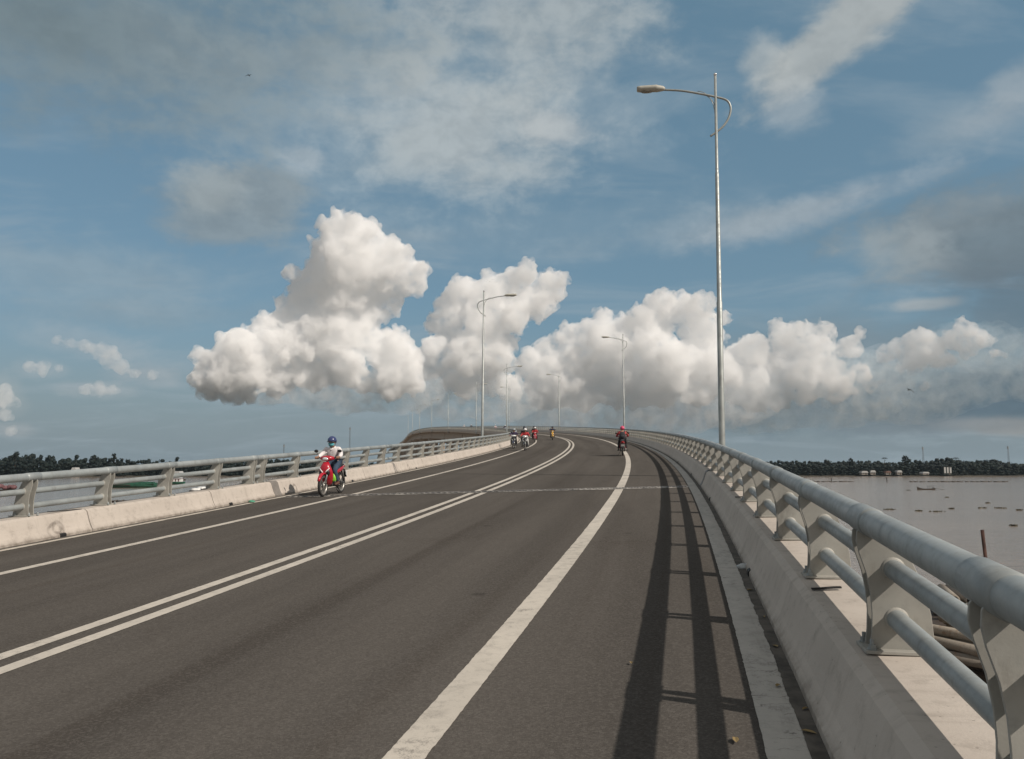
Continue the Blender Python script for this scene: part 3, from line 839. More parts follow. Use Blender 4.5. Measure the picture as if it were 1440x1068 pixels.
o = bp.build('backpack', simple('backpack_cloth', (.03, .03, .036), .85, bump=.3)); tag(o, 'dark backpack on the rider in the pink helmet', 'backpack'); place(o, 44.1, -1.62, 1)
# yellow
b = motorbike(M['yellowp'], 'bright yellow motorbike alone in the oncoming lane'); p = rider('person in dark blue clothes riding the yellow motorbike', M['navy'], M['navy'], M['blackh'])
ride(94.6, -6.6, -1, b, p)
# white scooter with two up
b = motorbike(M['whitep'], 'white fronted motorbike in front of the red ones, on the left line', nose=M['blackpaint'], rear=M['blackpaint'])
for ch in b.children:
    if ch.name.startswith('front_fender'): ch.data.materials[0] = M['blackpaint']
p = rider('person in a red jacket, white helmet and white trousers riding the white motorbike', M['redcloth'], simple('pale_trousers', (.5, .5, .48), .8), M['whiteh'])
q = rider('person in dark clothes sitting behind the red jacket on the white motorbike', M['darkcloth'], M['darkcloth'], M['blackh'], pillion=True)
ride(58.1, -8.1, -1, b, p, q)
# dark bike on the shoulder
b = motorbike(M['bluep'], 'dark motorbike with a white cowl close to the left barrier', nose=M['blackpaint'])
for ch in b.children:
    if ch.name.startswith('handlebar_cowl'): ch.data.materials[0] = M['whitep']
p = rider('person in dark purple top and grey helmet riding close to the left barrier', simple('purple_cloth', (.05, .035, .08), .8), M['darkcloth'], simple('grey_helmet', (.3, .33, .35), .3))
ride(63.7, -9.4, -1, b, p)
# red bike behind
b = motorbike(M['redp'], 'red motorbike farther back, right of the white motorbike')
p = rider('person in a red jacket and pale helmet on the rear red motorbike', M['redcloth'], M['darkcloth'], M['whiteh'])
q = rider('person in black behind the rider of the rear red motorbike', M['darkcloth'], M['darkcloth'], M['blackh'], pillion=True)
ride(85, -8.55, -1, b, p, q)
# riders far along the bridge
for k, (s, a, fc, mt, cl, hm, l1, l2) in enumerate([
        (222, -8.6, -1, 'whitep', 'whiteshirt', 'whiteh', 'tiny white motorbike far along the bridge, left of the other far ones', 'tiny person in white, leftmost of the far riders on the bridge'),
        (214, -8.0, -1, 'blackpaint', 'darkcloth', 'whiteh', 'tiny black motorbike far along the bridge beside the white one', 'tiny person in dark clothes and white helmet far along the bridge'),
        (176, -8.3, -1, 'redp', 'whiteshirt', 'whiteh', 'tiny red motorbike far along the bridge, between the two left lamp posts', 'tiny person in white between the two left lamp posts'),
        (158, -8.8, -1, 'whitep', 'navy', 'whiteh', 'tiny pale motorbike just left of the second left lamp post', 'tiny person in navy just left of the second left lamp post')]):
    b = motorbike(M[mt], l1); p = rider(l2, M[cl], M['darkcloth'], M[hm]); ride(s, a, fc, b, p)

# ------------------------------------------------------------------ water and banks
def mat_water():
    m, t, b = material('river_water')
    geo = t.node('ShaderNodeNewGeometry').outputs['Position']
    big = t.noise(t.mapping(geo, scale=(.008, .025, 1)), 1.0, 4, .55, .5)
    c = t.mix(t.ramp(big, .35, .65), (.235, .185, .145), (.265, .21, .165))
    t.l.new(c, b.inputs['Base Color'])
    b.inputs['Roughness'].default_value = .14; b.inputs['IOR'].default_value = 1.33
    b.inputs['Specular IOR Level'].default_value = .42
    w1 = t.noise(t.mapping(geo, rot=(0, 0, .4), scale=(.55, 1.1, 1)), 1.0, 3, .6)
    w2 = t.noise(t.mapping(geo, rot=(0, 0, -.3), scale=(.09, .2, 1)), 1.0, 3, .5)
    h = t.math('ADD', w1, t.math('MULTIPLY', w2, 2.0))
    t.l.new(t.node('ShaderNodeBump', {'Strength': .3, 'Distance': .3, 'Height': h}).outputs[0], b.inputs['Normal'])
    return m
mb = MB(); mb.add([(-4800, -450, 0), (4800, -450, 0), (4800, 5600, 0), (-4800, 5600, 0)], [(0, 1, 2, 3)])
tag(mb.build('river', mat_water()), kind='structure')
def shore(x):
    return 628 + 9*noise.noise(Vector((x*.012, 3, 0))) + 3*noise.noise(Vector((x*.06, 8, 0))) - (55*min(1, max(0, (-x-180)/160)))
mb = MB(); nx = 240; rows = (-.6, .35, 1.0, 1.3, 1.4); dys = (-3, 0, 5, 60, 4300)
for i in range(nx+1):
    x = -2600 + 5200*i/nx
    for z, dy in zip(rows, dys): mb.v.append(Vector((x, shore(x)+dy, z)))
for i in range(nx):
    for k in range(4):
        a = i*5+k; mb.quad(a, a+5, a+6, a+1, smooth=True)
tag(mb.build('river_bank', simple('bank_mud', (.035, .032, .022), .9, var=.4, scale=.2)), kind='structure')
def mat_leaf(name, c1, c2, scale=.05):
    m, t, b = material(name)
    geo = t.node('ShaderNodeNewGeometry'); n = t.noise(geo.outputs['Position'], scale, 4, .7)
    rnd = t.node('ShaderNodeNewGeometry').outputs['Random Per Island']
    c = t.mix(t.ramp(n, .35, .65), c1, c2)
    c = t.mix(t.math('MULTIPLY', rnd, .5), c, tuple(x*.5 for x in c1))
    t.l.new(c, b.inputs['Base Color']); b.inputs['Roughness'].default_value = .6; b.inputs['Specular IOR Level'].default_value = .25
    return m
M['wood'] = simple('bark', (.09, .07, .05), .9)
M['leaf'] = mat_leaf('far_leaves', (.0042, .0105, .0095), (.0075, .0165, .0125))
M['leaf2'] = mat_leaf('tree_leaves', (.007, .013, .0105), (.012, .020, .015), .3)
rng = random.Random(7)
def clump(mb, c, r, n, size):
    for _ in range(n):
        d = Vector((rng.gauss(0, 1), rng.gauss(0, 1), rng.gauss(0, 1))).normalized()
        q = Vector(c) + Vector((d.x*r[0], d.y*r[1], d.z*r[2]))*(rng.random()**.4)
        u = (d + Vector((rng.uniform(-.8, .8), rng.uniform(-.8, .8), rng.uniform(-.2, .8)))).normalized()
        a = u.orthogonal().normalized(); b = u.cross(a); s = size*rng.uniform(.6, 1.3)
        an = rng.uniform(0, 6.28); a, b = a*math.cos(an)+b*math.sin(an), b*math.cos(an)-a*math.sin(an)
        i = len(mb.v); mb.v += [q-a*s, q-b*s*.6, q+a*s, q+b*s*.6]; mb.quad(i, i+1, i+2, i+3)
def blob(mb, c, r):
    o = rng.uniform(0, 99)
    mb.ball(c, r, 8, 5, fn=lambda q, d: q + Vector((d.x*r[0], d.y*r[1], d.z*r[2]))*(.45*noise.noise(d*1.7 + Vector((o, 0, 0)))))
mb = MB()
x = -900
while x < 980:
    hill = 1 + .30*noise.noise(Vector((x*.013, 0, 5))) + .16*noise.noise(Vector((x*.05, 4, 5)))
    left = max(0, min(1, (-x-230)/170))
    for row, dy in enumerate((2, 8, 15, 24, 34)):
        xx = x + rng.uniform(-3, 3); yy = shore(xx) + dy + rng.uniform(-3, 3)
        H = (7.2 + row*1.05)*hill*(rng.uniform(.93, 1.03) + (.14 if rng.random() < .06 else 0))*(1 + .35*left)
        w = rng.uniform(3.0, 4.6)
        if row == 0 and rng.random() < .25: continue
        for k in range(4):
            cx, cz = xx + rng.uniform(-w*.5, w*.5), 1.0 + H*(.10 + .25*k)*rng.uniform(.85, 1.05)
            blob(mb, (cx, yy+.6, cz), (w*.4, w*.35, H*.12)); clump(mb, (cx, yy, cz), (w*.70, w*.6, H*.17), 14, .55)
    x += 2.1
tag(mb.build('wood', M['leaf'], fixn=False), kind='stuff')
def tall_tree(x, dy, h, w, label, palm=False):
    y = shore(x)+dy
    r = empty('tree', Matrix.Translation((x, y, 1.0)), label=label, cat='tree', group='tall trees on the far bank')
    tr = MB(); tr.tube([(0, 0, 0), (.2, 0, h*.4), (-.1, .1, h*.75), (.1, 0, h*.95)], [.35, .28, .18, .06], 8)
    for k in range(6):
        an = k*1.1; tr.tube([(0, 0, h*(.45+.07*k)), (math.cos(an)*w*.5, math.sin(an)*w*.5, h*(.6+.06*k))], [.12, .03], 6)
    tr.build('trunk', M['wood'], r)
    cr = MB()
    if palm:
        for k in range(16):
            an = k*.393 + rng.uniform(-.2, .2); L = w; pts = [Vector((math.cos(an)*L*t, math.sin(an)*L*t, h + L*(.55*t - .9*t*t))) for t in (0, .25, .5, .75, 1)]
            for i in range(4):
                n_ = Vector((-math.sin(an), math.cos(an), 0))*.35*(1-.18*i)
                j = len(cr.v); cr.v += [pts[i]-n_, pts[i]+n_, pts[i+1]+n_*.8, pts[i+1]-n_*.8]; cr.quad(j, j+1, j+2, j+3)
    else:
        for k in range(16):
            an = rng.uniform(0, 6.28); rr = rng.uniform(0, w*.75); cz = h*rng.uniform(.5, .98)
            clump(cr, (math.cos(an)*rr*(1.2-cz/h*.6), math.sin(an)*rr*.8, cz), (w*.35, w*.35, h*.09), 22, .6)
    cr.build('crown', M['leaf2'], r, fixn=False)
for x, dy, h, w, lab, pm in [(-391, 12, 17.5, 5, 'tree at the far left edge, rising above the left bank', 0), (-352, 12, 16.5, 3.2, 'narrow tree sticking up above the left bank near its high end', 0),
        (-306, 14, 14.5, 4, 'rounded tree on the left bank above the second railing post', 0), (-295, 16, 15.5, 3, 'twin topped tall tree on the left bank', 0),
        (-252, 14, 13, 4, 'low broad tree where the left bank meets the railing', 0),
        (308, 16, 14.2, 4.5, 'tallest dome tree on the right bank above the boat', 0), (292, 14, 13, 2.6, 'palm left of the dome tree on the right bank', 1), (347, 14, 13, 3.0, 'palm right of the dome tree on the right bank', 1),
        (372, 16, 12, 4, 'broad tree on the right bank near the three white openings', 0), (414, 14, 12.8, 4.5, 'rounded tree on the right bank below the right mast', 0), (266, 14, 12.5, 3, 'slim tree near the left end of the right bank', 0), (246, 14, 12, 3.6, 'bushy tree where the right bank meets the railing', 0)]:
    tall_tree(x, dy, h, w, lab, pm)
# houses on the bank
M['wallw'] = simple('house_wall', (.22, .20, .18), .8); M['roofw'] = simple('tin_roof', (.42, .42, .41), .5, var=.1); M['roofr'] = simple('rusty_roof', (.16, .09, .07), .7)
def house(x, dy, w, h, rh, roof, label, openings=0):
    y = shore(x)+dy
    r = empty('house', Matrix.Translation((x, y, 1.0)), label=label, cat='house', group='small houses on the far bank')
    mb = MB(); mb.box((0, 0, h/2), (w, 5, h)); wl = mb.build('wall', M['wallw'] if not openings else simple('dark_wall', (.022, .028, .025), .85), r)
    mb = MB(); mb.prism([(-w/2-.4, h-.05), (w/2+.4, h-.05), (w/2-.6, h+rh), (-w/2+.6, h+rh)] if not openings else [(-w/2-.3, h), (w/2+.3, h), (0, h+rh)], 5.9); mb.build('roof', roof, r)
    mb = MB(); mb.box((w*.2, -2.52, .95), (.9, .06, 1.9)); mb.build('door', M['wood'], r)
    for k in range(openings):
        mb = MB(); mb.box(((k-(openings-1)/2)*w/openings, -2.54, h*.55), (w/openings*.55, .08, h*.7)); mb.build('window', M['roofw'], r)
    if not openings:
        mb = MB(); mb.box((-w*.2, -2.52, 1.4), (1.0, .06, .9)); mb.build('window', M['steel'], r)
for a in [(268, -2, 5.5, 2.2, 1.3, M['roofw'], 'white roofed house at the left of the right bank'), (275, -1, 4.5, 2.6, 1.5, M['roofw'], 'second white roofed house, right of its twin on the bank'),
          (287, 0, 4.5, 2.3, 1.2, M['roofr'], 'brown roofed hut between the white roofed houses'), (295, -1, 4.2, 2.6, 1.5, M['roofw'], 'white gabled house right of the brown hut'),
          (313, -4, 5.5, 1.6, 1.1, M['roofw'], 'low white house at the waterline right of the boat'), (-309, -4, 3.6, 5.2, 1.9, M['roofw'], 'small white roofed house on the left bank above the railing')]: house(a[0], a[1], a[2]*.85, a[3]*.72, *a[4:])
house(332, 1, 6.5, 6.4, .6, M['leaf2'], 'dark building with three white openings on the right bank', 3)
# masts
def mast(x, dy, h, label, d=1.1):
    y = shore(x)+dy
    mb = MB()
    for k in range(3):
        an = k*2.094; mb.tube([(math.cos(an)*d, math.sin(an)*d, 0), (math.cos(an)*.25, math.sin(an)*.25, h)], .06, 5)
    for i in range(int(h/1.6)):
        z0, z1 = i*1.6, i*1.6+1.6
        for k in range(3):
            a0, a1 = k*2.094, (k+1)*2.094; q0, q1 = d+(.25-d)*z0/h, d+(.25-d)*min(1, z1/h)
            mb.tube([(math.cos(a0)*q0, math.sin(a0)*q0, z0), (math.cos(a1)*q1, math.sin(a1)*q1, z1)], .035, 4)
    o = mb.build('radio_mast', M['steel'], None, Matrix.Translation((x, y, 1.0))); tag(o, label, 'mast')
    mb = MB()
    for k in range(3):
        an = k*2.094+.5; mb.box((math.cos(an)*.5, math.sin(an)*.5, h-1.5), (.3, .3, 2.0))
    mb.build('antenna', M['lampmetal'], o)
mast(325, 20, 22, 'thin pale radio mast above the right bank, left of the darker one')
mast(394, 20, 22.5, 'darker radio mast near the right edge of the picture')
mast(-131, 30, 38, 'tall thin mast rising behind the left railing right of the red motorbike')
mast(-182, 30, 24, 'short thin mast behind the left railing left of the red motorbike', .8)
# boats
def hull(mb, L, W, H, bow=1.0, n=13, z0=-.25):
    rings = []
    for i in range(n):
        t = i/(n-1); x = (t-.5)*L
        w = W/2*min(1, math.sin(math.pi*min(1, max(.02, (1-t))*1.35)/2)**.8)*(.82+.18*min(1, t*6)); sh = H + bow*max(0, t-.6)**2*6 + .25*bow*max(0, .25-t)*2
        rings.append([(x, -w, sh), (x, -w*.9, sh*.4), (x, -w*.45, z0), (x, w*.45, z0), (x, w*.9, sh*.4), (x, w, sh), (x, w*.86, sh), (x, w*.8, sh*.5), (x, -w*.8, sh*.5), (x, -w*.86, sh)])
    mb.loft(rings, smooth=False)
M['boatwood'] = simple('dark_boat_wood', (.05, .038, .03), .7); M['greenp'] = simple('green_boat_paint', (.02, .095, .06), .55, var=.3, scale=1); M['redcargo'] = simple('faded_red_cargo', (.15, .07, .075), .8, var=.4, scale=1.5)
M['pale'] = simple('pale_cabin', (.5, .53, .54), .6, var=.2, scale=1)
def at(x, y, rz, z=0): return Matrix.Translation((x, y, z)) @ Matrix.Rotation(R(rz), 4, 'Z')
r = empty('boat', at(137.7, 274.4, 182), label='small dark sampan with a raised bow alone on the right side of the river', cat='boat')
mb = MB(); hull(mb, 6.0, 1.2, .35, .75); mb.build('hull', M['boatwood'], r)
mb = MB(); mb.tube([(-.9, -.5, .3), (-.9, -.5, 1.2)], .04, 5); mb.tube([(-.9, .5, .3), (-.9, .5, 1.2)], .04, 5); mb.tube([(-2.1, -.5, .3), (-2.1, -.5, 1.2)], .04, 5); mb.tube([(-2.1, .5, .3), (-2.1, .5, 1.2)], .04, 5); mb.box((-1.5, 0, 1.25), (1.7, 1.3, .08)); mb.build('canopy', M['boatwood'], r)
mb = MB(); mb.tube([(-2.6, 0, .5), (-4.2, 0, .35), (-6.5, .1, -.05)], .07, 6); mb.box((-2.6, 0, .6), (.5, .3, .35)); mb.build('motor', M['steel'], r)
r = empty('boat', at(-136, 300, 5), label='long low green barge with a dark pointed bow, seen through the left railing', cat='boat')
mb = MB(); hull(mb, 22, 4.4, 1.5, .8); mb.build('hull', M['greenp'], r)
mb = MB(); mb.box((-1.5, 0, 1.55), (15, 3.2, .5)); mb.box((-1.5, 0, 1.95), (14, 2.4, .3)); mb.build('hatch_cover', M['greenp'], r, bevel=.08)
mb = MB(); mb.tube([(-2, -2.25, 1.0), (-8, -2.25, 1.0)], .12, 6); mb.build('rubbing_strake', M['boatwood'], r)
r = empty('boat', at(-145.5, 352, 178), label='passenger boat with green hull, red and white sides and pale cabin behind the railing', cat='boat')
mb = MB(); hull(mb, 11, 3, 1.1, .5); mb.build('hull', M['greenp'], r)
mb = MB(); mb.box((-.5, 0, 1.75), (8, 2.5, 1.2)); cb = mb.build('cabin', M['white'], r)
for k in range(6):
    mb = MB(); mb.box((-3.6+k*1.25, -1.27, 1.75), (.5, .06, .9)); mb.build('panel', M['redcargo'], cb)
    mb = MB(); mb.box((-3.6+k*1.25, 1.27, 1.75), (.5, .06, .9)); mb.build('panel', M['redcargo'], cb)
mb = MB(); mb.box((-.3, 0, 2.42), (8.6, 2.9, .14)); mb.build('roof', M['redcargo'], r)
r = empty('house', Matrix.Translation((-181, 440, 0)), label='pale boxy floating house on the water behind the passenger boat', cat='house')
mb = MB(); mb.box((0, 0, .4), (11, 6, .8)); mb.build('raft', M['boatwood'], r); mb = MB(); mb.box((-.3, 0, 2.3), (9, 4.5, 3)); mb.build('wall', M['pale'], r); mb = MB(); mb.prism([(-5.2, 3.85), (4.6, 3.85), (4.0, 5.0), (-4.6, 5.0)], 5.4); mb.build('roof', M['roofw'], r)
mb = MB()
for k in range(3): mb.box((-3.2+k*2.8, -2.27, 2.3), (1.2, .06, 1.2))
mb.build('window', M['steel'], r)
r = empty('boat', at(-155, 252, 8), label='cargo boat loaded with faded red goods at the left edge', cat='boat')
mb = MB(); hull(mb, 13, 3.2, .7, .6); mb.build('hull', M['boatwood'], r)
mb = MB()
for k in range(7): mb.ball((-4.6+k*1.2, rng.uniform(-.4, .4), 1.2+rng.uniform(0, .5)), (1.0, 1.0, .75), 10, 7)
mb.build('cargo', M['redcargo'], r)
for k, (x, y, rz, lab) in enumerate([(-94, 246, 15, 'little black and white boat nearest the barrier top, left of its twin'), (-98.5, 262, -20, 'little black and white boat moored right of its twin')]):
    r = empty('boat', at(x, y, rz), label=lab, cat='boat', group='small moored boats beyond the left barrier')
    mb = MB(); hull(mb, 4.2, 1.5, .6, .5); mb.build('hull', M['boatwood'], r)
    mb = MB(); mb.loft([[(x_, 1.0*math.cos(t), .6+.75*math.sin(t)) for t in [math.pi*q/8 for q in range(9)]] for x_ in (-1.4, -.5, .4, 1.0)]); mb.build('canopy', M['white'], r)
mb = MB(); hull(mb, 16, 4, .35, .1); o = mb.build('raft', M['boatwood'], None, at(-81, 183, 20)); tag(o, 'long flat dark raft lying low behind the left barrier', 'raft')
mb = MB()
for k in range(10): mb.tube([(-6+k*1.3, -1.7, .4), (-6+k*1.3, 1.7, .4)], .12, 6)
mb.build('cross_poles', M['wood'], o)
# floating booms with stakes
for x0, x1, y, lab in [(147, 166, 404, 'floating boom of logs on the river, left of the two'), (194, 240, 402, 'longer floating boom of logs below the right bank')]:
    mb = MB(); x = x0
    while x < x1:
        l = rng.uniform(1.5, 4); mb.tube([(x, y+rng.uniform(-.4, .4), .1), (x+l, y+rng.uniform(-.4, .4), .1)], rng.uniform(.2, .4), 7); x += l + rng.uniform(0, 1.0)
    tag(mb.build('log_boom', M['boatwood']), lab, 'log boom')
for x, h, lab in [(157, 2.0, 'short dark stake in the river left of the boat'), (184.3, 2.3, 'thicker dark stake in the river below the houses')]:
    mb = MB(); mb.lathe([(.22, -1), (.20, h*.6), (.28, h*.62), (.26, h), (0, h)], 8); tag(mb.build('stake', M['boatwood'], None, Matrix.Translation((x, 405, 0))), lab, 'stake')
# water hyacinth
M['hyac'] = mat_leaf('hyacinth_leaves', (.10, .092, .062), (.135, .12, .085), .8)
HY = [(68.8, 150.9, 1.1), (71.9, 146.2, .8), (74.6, 143.9, 1.4), (88.6, 155.9, .7), (101.7, 176.3, .7), (92.5, 155.9, 1.2), (90.9, 148.5, .7), (66.8, 110.3, .45), (128.7, 266.6, .9), (81.8, 153.3, .7), (52.9, 133.7, .5), (109, 207.5, .7), (-60, 140, .8), (60, 75, .35), (118, 160, .8)]
for x, y, s in HY:
    mb = MB(); s *= .72
    for _ in range(3): clump(mb, (rng.uniform(-s, s), rng.uniform(-s*.5, s*.5), .08), (s*1.0, s*.55, .12), 22, .16)
    o = mb.build('floating_plant', M['hyac'], None, Matrix.Translation((x, y, 0)), fixn=False); tag(o, 'low clump of water hyacinth drifting on the brown river', 'floating plant', 'water hyacinth clumps on the river')
# pile of pipes on a moored barge
bg = empty('barge', at(24, 38.5, 28), label='flat work barge beside the bridge carrying a pile of pipes', cat='barge')
mb = MB(); mb.box((0, 0, .1), (14, 15, 1.0)); mb.build('hull', M['boatwood'], bg, bevel=.05)
mb = MB(); mb.tube([(-7, -7.5, .7), (7, -7.5, .7)], .08, 6); mb.build('fender_rail', M['steel'], bg)
def mat_pipe():
    m, t, b = material('tan_pipe')
    geo = t.node('ShaderNodeNewGeometry').outputs['Position']; oi = t.node('ShaderNodeObjectInfo').outputs['Random']
    n = t.noise(geo, 2.2, 6, .7); n2 = t.noise(geo, 14, 4, .6)
    c = t.mix(oi, (.34, .295, .235), (.20, .18, .155)); c = t.mix(t.ramp(n, .5, .72), c, (.20, .12, .07)); c = t.mix(t.math('MULTIPLY', t.ramp(n2, .5, .7), .5), c, (.13, .105, .08))
    t.l.new(c, b.inputs['Base Color']); b.inputs['Roughness'].default_value = .85
    return m
M['pipe'] = mat_pipe()
mb = MB(); L = 5.0; r0, r1 = .21, .145
mb.lathe([(r1, -L/2), (r0, -L/2), (r0, -L/2+.3), (r0*1.0, L/2), (r1, L/2), (r1, -L/2)], 18, M=Matrix.Rotation(math.pi/2, 4, 'Y'))
pipe0 = mb.build('pipe', M['pipe']); PN = 0
def put_pipe(x, y, z, yaw, ln=1.0, tilt=0):
    global PN
    o = pipe0 if PN == 0 else pipe0.copy()
    if PN: COL.objects.link(o)
    PN += 1
    o.matrix_world = Matrix.Translation((x, y, z)) @ Matrix.Rotation(R(yaw), 4, 'Z') @ Matrix.Rotation(R(tilt), 4, 'Y') @ Matrix.Diagonal((ln, 1, 1, 1))
    tag(o, 'weathered tan hollow pipe lying in the pile beyond the right railing', 'pipe', 'pipes piled beside the bridge')
for lay, n in ((0, 12), (1, 11), (2, 9), (3, 6)):
    for k in range(n):
        u = (k - n/2 + .5)*.45
        put_pipe(19.0 + u*.94 + rng.uniform(-.1, .1), 32.0 + u*.34 + rng.uniform(-1.2, 1.2), .82 + lay*.37, -66 + rng.uniform(-7, 7), rng.uniform(.6, 1.0), rng.uniform(-2, 2))
for lay, n in ((0, 9), (1, 8), (2, 6), (3, 3)):
    for k in range(n):
        u = (k - n/2 + .5)*.45
        put_pipe(23.2 + rng.uniform(-.9, .9), 41 + u + rng.uniform(-.1, .1), .82 + lay*.37, -18 + rng.uniform(-9, 9), rng.uniform(.5, .9), rng.uniform(-2, 2))
for k in range(7):
    put_pipe(19.2 + (k % 4)*.43 + (.2 if k > 3 else 0), 37.2 - (k % 4)*.12, 1.95 + (.37 if k > 3 else 0), 72 + rng.uniform(-5, 5), .7)
M['rust'] = simple('rusty_steel', (.07, .032, .024), .85, .1, .5, 3, bump=.4)
mb = MB(); mb.tube([(20.3, 35, -2), (19.85, 35, 5.3)], .07, 12); tag(mb.build('steel_pile', M['rust']), 'rusty red steel pile standing in the river beyond the right railing', 'pile')
mb = MB(); mb.tube([(26.3, 42, -2), (26.2, 42, 3.35)], .03, 8); mb.box((26.2, 42, 3.36), (.08, .08, .03)); tag(mb.build('thin_stake', M['steel']), 'thin grey stake at the right edge beyond the railing', 'stake')

# ------------------------------------------------------------------ birds
def bird(az, el, dist, span, yaw, roll, label):
    d = Vector((math.sin(R(az))*math.cos(R(el)), math.cos(R(az))*math.cos(R(el)), math.sin(R(el))))
    mb = MB(); n = 9; rings = []
    for i in range(2*n+1):
        t = (i-n)/n; y = t*span/2; ch = span*.13*(1-abs(t)**1.6)+.004; x = -span*.16*abs(t)**1.5; z = span*(.16*abs(t)**.8 - .30*t*t)
        rings.append([(x+ch*.5, y, z), (x, y, z+ch*.08), (x-ch*.5, y, z-ch*.02), (x, y, z-ch*.03)])
    mb.loft(rings); mb.ball((0, 0, 0), (span*.2, span*.045, span*.045), 10, 8)
    mb.ball((span*.2, 0, span*.012), (span*.05, span*.033, span*.033), 8, 6)
    mb.loft([[(-span*.15, -span*.02, 0), (-span*.15, span*.02, 0), (-span*.15, 0, span*.015)], [(-span*.32, -span*.06, 0), (-span*.32, span*.06, 0), (-span*.32, 0, span*.005)]], smooth=False)
    o = mb.build('bird', simple('dark_feathers', (.025, .023, .022), .8), None, Matrix.Translation(Vector((0, 0, EYE)) + d*dist) @ Matrix.Rotation(R(yaw), 4, 'Z') @ Matrix.Rotation(R(roll), 4, 'X')); tag(o, label, 'bird')
bird(26.0, 4.75, 55, .68, 95, 25, 'dark bird with arched wings gliding over the right bank')
bird(-18.6, 25.2, 60, .55, 80, -5, 'small dark bird high in the grey cloud at the upper left')

# ------------------------------------------------------------------ small things on the bridge
def flap(s, a, l, w, ang, label, z=.42):
    mb = MB(); n = 8
    for i in range(n+1):
        t = i/n-.5
        for y in (-1, 1):
            for h in (0, .012): mb.v.append(Vector((t*l, y*w/2*(1-.3*abs(t)), h + .006*math.sin(t*3))))
    for i in range(n):
        b = i*4
        mb.quad(b, b+4, b+6, b+2); mb.quad(b+1, b+3, b+7, b+5); mb.quad(b, b+1, b+5, b+4); mb.quad(b+2, b+6, b+7, b+3)
    mb.quad(0, 2, 3, 1); mb.quad(n*4, n*4+1, n*4+3, n*4+2)
    tag(mb.build('rubber_strip', M['rubber'], None, frame(s, a, z) @ Matrix.Rotation(R(ang), 4, 'Z')), label, 'rubber strip')
flap(6.15, .93, .20, .035, 8, 'black rubber scrap on top of the right barrier between the near posts')
flap(13.5, .93, .22, .05, 10, 'black rubber scrap lying farther along the right barrier top')
flap(21.3, .95, .28, .10, 5, 'black rubber scrap at the joint of the right barrier')
flap(12.9, -10.75, .7, .05, 82, 'long black rubber strip along the top of the left barrier')
mb = MB(); rr = random.Random(3)
mb.ball((0, 0, .02), (.07, .05, .028), 10, 7, fn=lambda q, d: q + d*rr.uniform(-.012, .012))
tag(mb.build('litter', M['pale'], None, frame(9.4, .6, .012)), 'crumpled pale plastic scrap at the foot of the right barrier', 'litter')
mb = MB(); mb.ball((0, 0, .02), (.09, .06, .03), 10, 7, fn=lambda q, d: q + d*rr.uniform(-.012, .012))
tag(mb.build('litter', simple('green_litter', (.08, .3, .2), .6), None, frame(18.9, -10.3, .012)), 'small green scrap at the foot of the left barrier', 'litter')
M['dryleaf'] = simple('dry_leaf', (.24, .17, .07), .8)
for k, (s, a) in enumerate([(4.55, .57), (4.9, .60), (5.3, .50), (6.2, .58), (7.1, .59), (8.2, .57), (3.9, .58), (5.7, -.4), (4.4, .2)]):
    mb = MB(); l = rr.uniform(.02, .045)
    mb.v += [Vector(p) for p in ((-l, 0, 0), (-l*.3, -l*.4, .006), (l*.5, -l*.35, .008), (l, 0, .002), (l*.5, l*.35, .008), (-l*.3, l*.4, .006), (0, 0, .0))]
    for i in range(6): mb.quad(i, (i+1) % 6, 6)
    tag(mb.build('leaf', M['dryleaf'], None, frame(s, a, .013) @ Matrix.Rotation(rr.uniform(0, 6), 4, 'Z')), 'small dry leaf lying by the right kerb strip', 'leaf', 'dry leaves and scraps near the right kerb')
